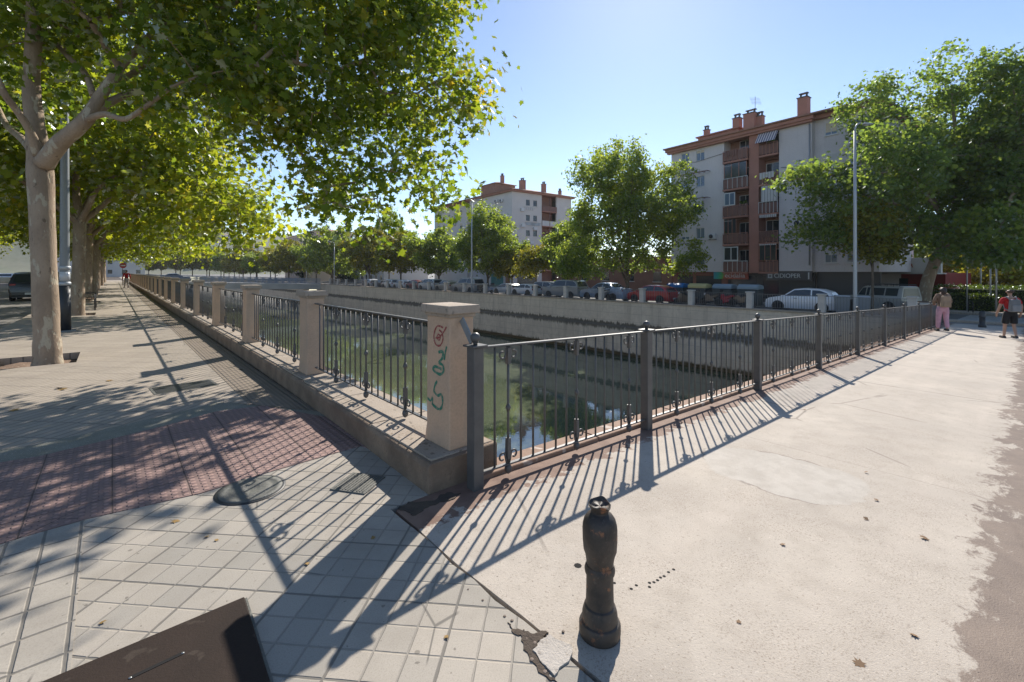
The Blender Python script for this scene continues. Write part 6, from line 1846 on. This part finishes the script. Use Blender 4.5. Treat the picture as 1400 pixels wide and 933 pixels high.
def person(label, loc, yaw, h, female, top, legs, shoes, hair, stride=0.16, bag=None, shorts=False, long_sleeve=False, arms_up=False, hat=None):
    """local +Y is the walking direction; built at 1.75 m and scaled"""
    t = thing('person', label, 'person', loc, yaw); t.scale = (h/1.75,)*3
    sw = 0.17 if female else 0.205; hp = 0.10 if not female else 0.105
    a, b = stride, -stride*.9
    V = [(0, 0, .95), (0, .01, 1.15), (0, .0, 1.36), (0, .0, 1.47), (0, .02, 1.55), (0, .03, 1.63), (0, .03, 1.71),
         (-hp, 0, .90), (-hp, a*.55, .50), (-hp, a, .09), (-hp, a+.15, .035), (hp, 0, .90), (hp, b*.35+.04, .50), (hp, b, .12), (hp, b+.14, .04)]
    Rr = [(.135, .10), (.115, .09), (.125, .09), .055, .05, .085, .075, .085, .056, .038, .035, .085, .056, .038, .035]
    Ed = [(0, 1), (1, 2), (2, 3), (3, 4), (4, 5), (5, 6), (0, 7), (7, 8), (8, 9), (9, 10), (0, 11), (11, 12), (12, 13), (13, 14)]
    arm = []
    for s in (-1, 1):
        i = len(V)
        if arms_up: A = [(s*sw, 0, 1.40), (s*(sw+.09), .02, 1.15), (s*(sw+.02), .20, 1.02), (s*(sw-.04), .27, 1.03)]
        else: A = [(s*sw, 0, 1.40), (s*(sw+.06), -.03-s*.05, 1.13), (s*(sw+.07), .06-s*.09, .89), (s*(sw+.06), .09-s*.1, .81)]
        V += A; Rr += [.058, .045, .034, .036]; Ed += [(2, i), (i, i+1), (i+1, i+2), (i+2, i+3)]; arm.append(A)
        # five fingers from the palm
        hx, hy, hz = A[3]; d = (Vector(A[3])-Vector(A[2])).normalized()
        for f in range(4):
            k = len(V); off = Vector((0, (f-1.5)*.018, 0)) if not arms_up else Vector(((f-1.5)*.018, 0, 0))
            p1 = Vector(A[3])+off+d*.045; p2 = p1+d*(.032+.008*(f in (1, 2)))+Vector((-s*.012, .0, 0))
            V += [p1, p2]; Rr += [.010, .008]; Ed += [(i+3, k), (k, k+1)]
        k = len(V); p1 = Vector(A[3])+Vector((-s*.025, .03, -.01)); V += [p1, p1+d*.03]; Rr += [.011, .009]; Ed += [(i+3, k), (k, k+1)]
    skin('body', V, Ed, Rr, SKIN_M, t, 2)
    # facial features on the forward side, ears
    m = MB(); m.ball((0, .125, 1.63), .016, 8); m.build('nose', SKIN_M, t)
    m = MB(); m.ball((-.035, .108, 1.655), .012, 8); m.ball((.035, .108, 1.655), .012, 8); m.build('eyes', M['headlamp'], t)
    m = MB(); m.box((0, .108, 1.585), (.045, .012, .012)); m.build('mouth', M['taillamp'], t, .003)
    m = MB(); m.ball((-.088, .03, 1.63), .022, 8); m.ball((.088, .03, 1.63), .022, 8); m.build('ears', SKIN_M, t)
    # top
    TV = [(0, 0, .90), (0, .005, 1.0), (0, .01, 1.12), (0, 0, 1.34), (0, 0, 1.435)]; TR = [(.175, .14), (.165, .13), (.145, .118), (.155, .12), (.075, .07)]; TE = [(0, 1), (1, 2), (2, 3), (3, 4)]
    for A in arm:
        i = len(TV); TV.append(A[0]); TR.append(.075); TE.append((3, i))
        if long_sleeve: TV += [A[1], A[2]]; TR += [.060, .045]; TE += [(i, i+1), (i+1, i+2)]
        else:
            TV.append(tuple(Vector(A[0]).lerp(Vector(A[1]), .75))); TR.append(.072); TE.append((i, i+1))
    skin('top', TV, TE, TR, top, t)
    # trousers or shorts
    LV = [(0, 0, 1.04), (0, 0, .92), (-hp, 0, .84), (hp, 0, .84)]; LR = [(.15, .115), (.165, .135), .108, .108]; LE = [(0, 1), (1, 2), (1, 3)]
    for j, (kn, an) in enumerate((((-hp, a*.55, .50), (-hp, a, .12)), ((hp, b*.35+.04, .50), (hp, b, .15)))):
        i = len(LV)
        if shorts: LV += [tuple(Vector((-hp if j == 0 else hp, 0, .84)).lerp(Vector(kn), .75)), tuple(Vector((-hp if j == 0 else hp, 0, .84)).lerp(Vector(kn), .95))]; LR += [.105, .11]
        else: LV += [kn, an]; LR += [.082, .068]
        LE += [(2+j, i), (i, i+1)]
    skin('shorts' if shorts else 'trousers', LV, LE, LR, legs, t)
    for s, (ax, ay, az) in ((-1, (-hp, a, .09)), (1, (hp, b, .12))):
        m = MB(); m.box((ax, ay+.07, .05+(az-.09)), (.10, .27, .085), 0, 0, .8); m.build('shoe', shoes, t, .03, 2)
    HV = [(0, .0, 1.70), (0, -.03, 1.65)]; HR = [.098, .098]; HE = [(0, 1)]
    if female:
        HV += [(0, -.07, 1.55), (0, -.09, 1.42), (-.07, -.03, 1.52), (.07, -.03, 1.52)]; HR += [.09, .07, .05, .05]; HE += [(1, 2), (2, 3), (1, 4), (1, 5)]
    if not female: HV += [(0, -.045, 1.59)]; HR += [.082]; HE += [(1, 2)]
    skin('hair', HV, HE, HR, hair, t)
    if bag:
        c1, c2 = bag
        m = MB(); m.box((0, -.21, 1.17), (.31, .17, .44), 0, 0, .85); bg_ = m.build('backpack', c1, t, .05, 2)
        m = MB(); m.box((0, -.315, 1.08), (.24, .06, .22), 0, 0, .9); m.build('pocket', c2, bg_, .025, 2)
        for s in (-1, 1):
            m = MB(); m.tube([(s*.10, -.15, 1.38), (s*.12, -.05, 1.475), (s*.125, .08, 1.42), (s*.135, .13, 1.25), (s*.14, .02, 1.05), (s*.12, -.14, .99)], .020, 8); m.build('strap', c2, bg_)
    if hat:
        m = MB(); m.lathe([(.09, .0), (.095, .05), (.07, .1), (.001, .12)], (0, 0, 1.70), 16); m.build('cap', hat, t)
    return t
HAIR_D = surf('dark_hair', (0.045, 0.028, 0.02), (0.025, 0.017, 0.013), 20, .5, .6, 60)
HAIR_B = surf('brown_hair', (0.09, 0.055, 0.035), (0.05, 0.03, 0.02), 20, .5, .6, 60)
yw = -math.atan2(SA, CA)
wx, wy = 23.0, 2.12
person('woman seen from behind in pink trousers and beige backpack walking along the bridge railing', (wx, wy, zg(wx)), yw-.35, 1.68, True, cloth('brown_top', (0.26, 0.17, 0.12)), cloth('pink_trousers', (0.62, 0.36, 0.46)), M['plastic'], HAIR_D, .10, (cloth('beige_bag', (0.42, 0.30, 0.20)), cloth('tan_bag', (0.34, 0.25, 0.17))), long_sleeve=True, arms_up=True)
mx, my = 21.8, 0.42
person('man seen from behind in red shirt, black shorts and grey backpack walking off the bridge', (mx, my, zg(mx)), yw-.3, 1.62, False, cloth('red_shirt', (0.45, 0.015, 0.02)), cloth('black_shorts', (0.016, 0.016, 0.018)), M['plastic'], HAIR_B, .12, (cloth('grey_bag', (0.20, 0.21, 0.22)), cloth('light_grey_bag', (0.27, 0.28, 0.29))), shorts=True)
p = Vector((1.0, 56.0, 0))
person('small figure in a red top and pale trousers far down the left walkway', (p.x, p.y, 0), R(20), 1.68, False, bpy.data.materials['red_shirt'], cloth('pale_trousers', (0.45, 0.42, 0.40)), M['plastic'], HAIR_D, .14, None, long_sleeve=True)
rp = random.Random(4)
for i, (px, D, lab, c) in enumerate([(497, 33.2, 'distant pedestrian in blue standing at the end of the far bank', (0.2, .25, .35)), (38, -9.5, 'distant worker in a green top beside the left road', (0.03, .22, .14))]):
    y = along(px, D) if D > 0 else 62.0
    person(lab, (D, y, zg(D) if D > 0 else -.13), 1.0, 1.7, False, cloth(f'far_top', c), M['plastic'], M['plastic'], HAIR_D, .08)

# ------------------------------------------------------------------ fallen leaves
rl = np.random.default_rng(77)
dry = surf('dry_leaf', (0.26, 0.15, 0.07), (0.16, 0.095, 0.05), 30, .8, .2, 90)
dry2 = surf('yellow_dry_leaf', (0.34, 0.22, 0.06), (0.25, 0.14, 0.05), 30, .8, .2, 90)
lm = [leaf_mesh('dry_leaf', np.array([[0, 0, 0.012]]), np.array([[.1, .05, 1]]), np.array([1.0]), LEAF_LOBED, m_, rl) for m_ in (dry, dry2)]
def fallen(px, py, s, lab, grp, mi=0):
    p = gpt(px, py)
    z = zg(p.x)+.008 if p.x > 1.34 else .012
    p = gpt(px, py, z); o = link('fallen_leaf', lm[mi], None, (p.x, p.y, z), (rl.uniform(-.25, .25), rl.uniform(-.25, .25), rl.uniform(0, 6))); o.scale = (s, s, s)
    _props(o, lab, 'leaf', grp)
for px, py, s in [(1264, 735, .055), (1198, 683, .035), (1184, 709, .035), (1184, 645, .03), (1175, 907, .05), (1250, 868, .035), (1070, 744, .035), (1100, 560, .04), (1010, 850, .025)]:
    fallen(px, py, s, 'small dry brown leaf lying on the pale concrete bridge deck', 'dry leaves on the bridge deck')
for px, py, s in [(84, 532, .14), (82, 530, .1), (240, 712, .05), (283, 733, .03), (296, 738, .025), (140, 850, .03), (420, 770, .03), (205, 610, .06), (330, 505, .08), (20, 560, .1), (150, 520, .09), (510, 735, .03), (610, 870, .025)]:
    fallen(px, py, s, 'small dry yellowish plane leaf lying on the left pavement', 'dry leaves on the left pavement', 1)
# ------------------------------------------------------------------ thin summer haze over the whole place
hb = MB(); hb.bx((-1400, -760, -8), (1700, 1800, 142))
t = NT('haze')
pv = t.n('VolumePrincipled', {'Color': (0.88, 0.93, 1.0, 1), 'Density': 0.00016, 'Anisotropy': 0.3})
t.t.links.new(pv.outputs[0], t.out.inputs[1])
hz = hb.build('haze', t.m); hz['kind'] = 'stuff'
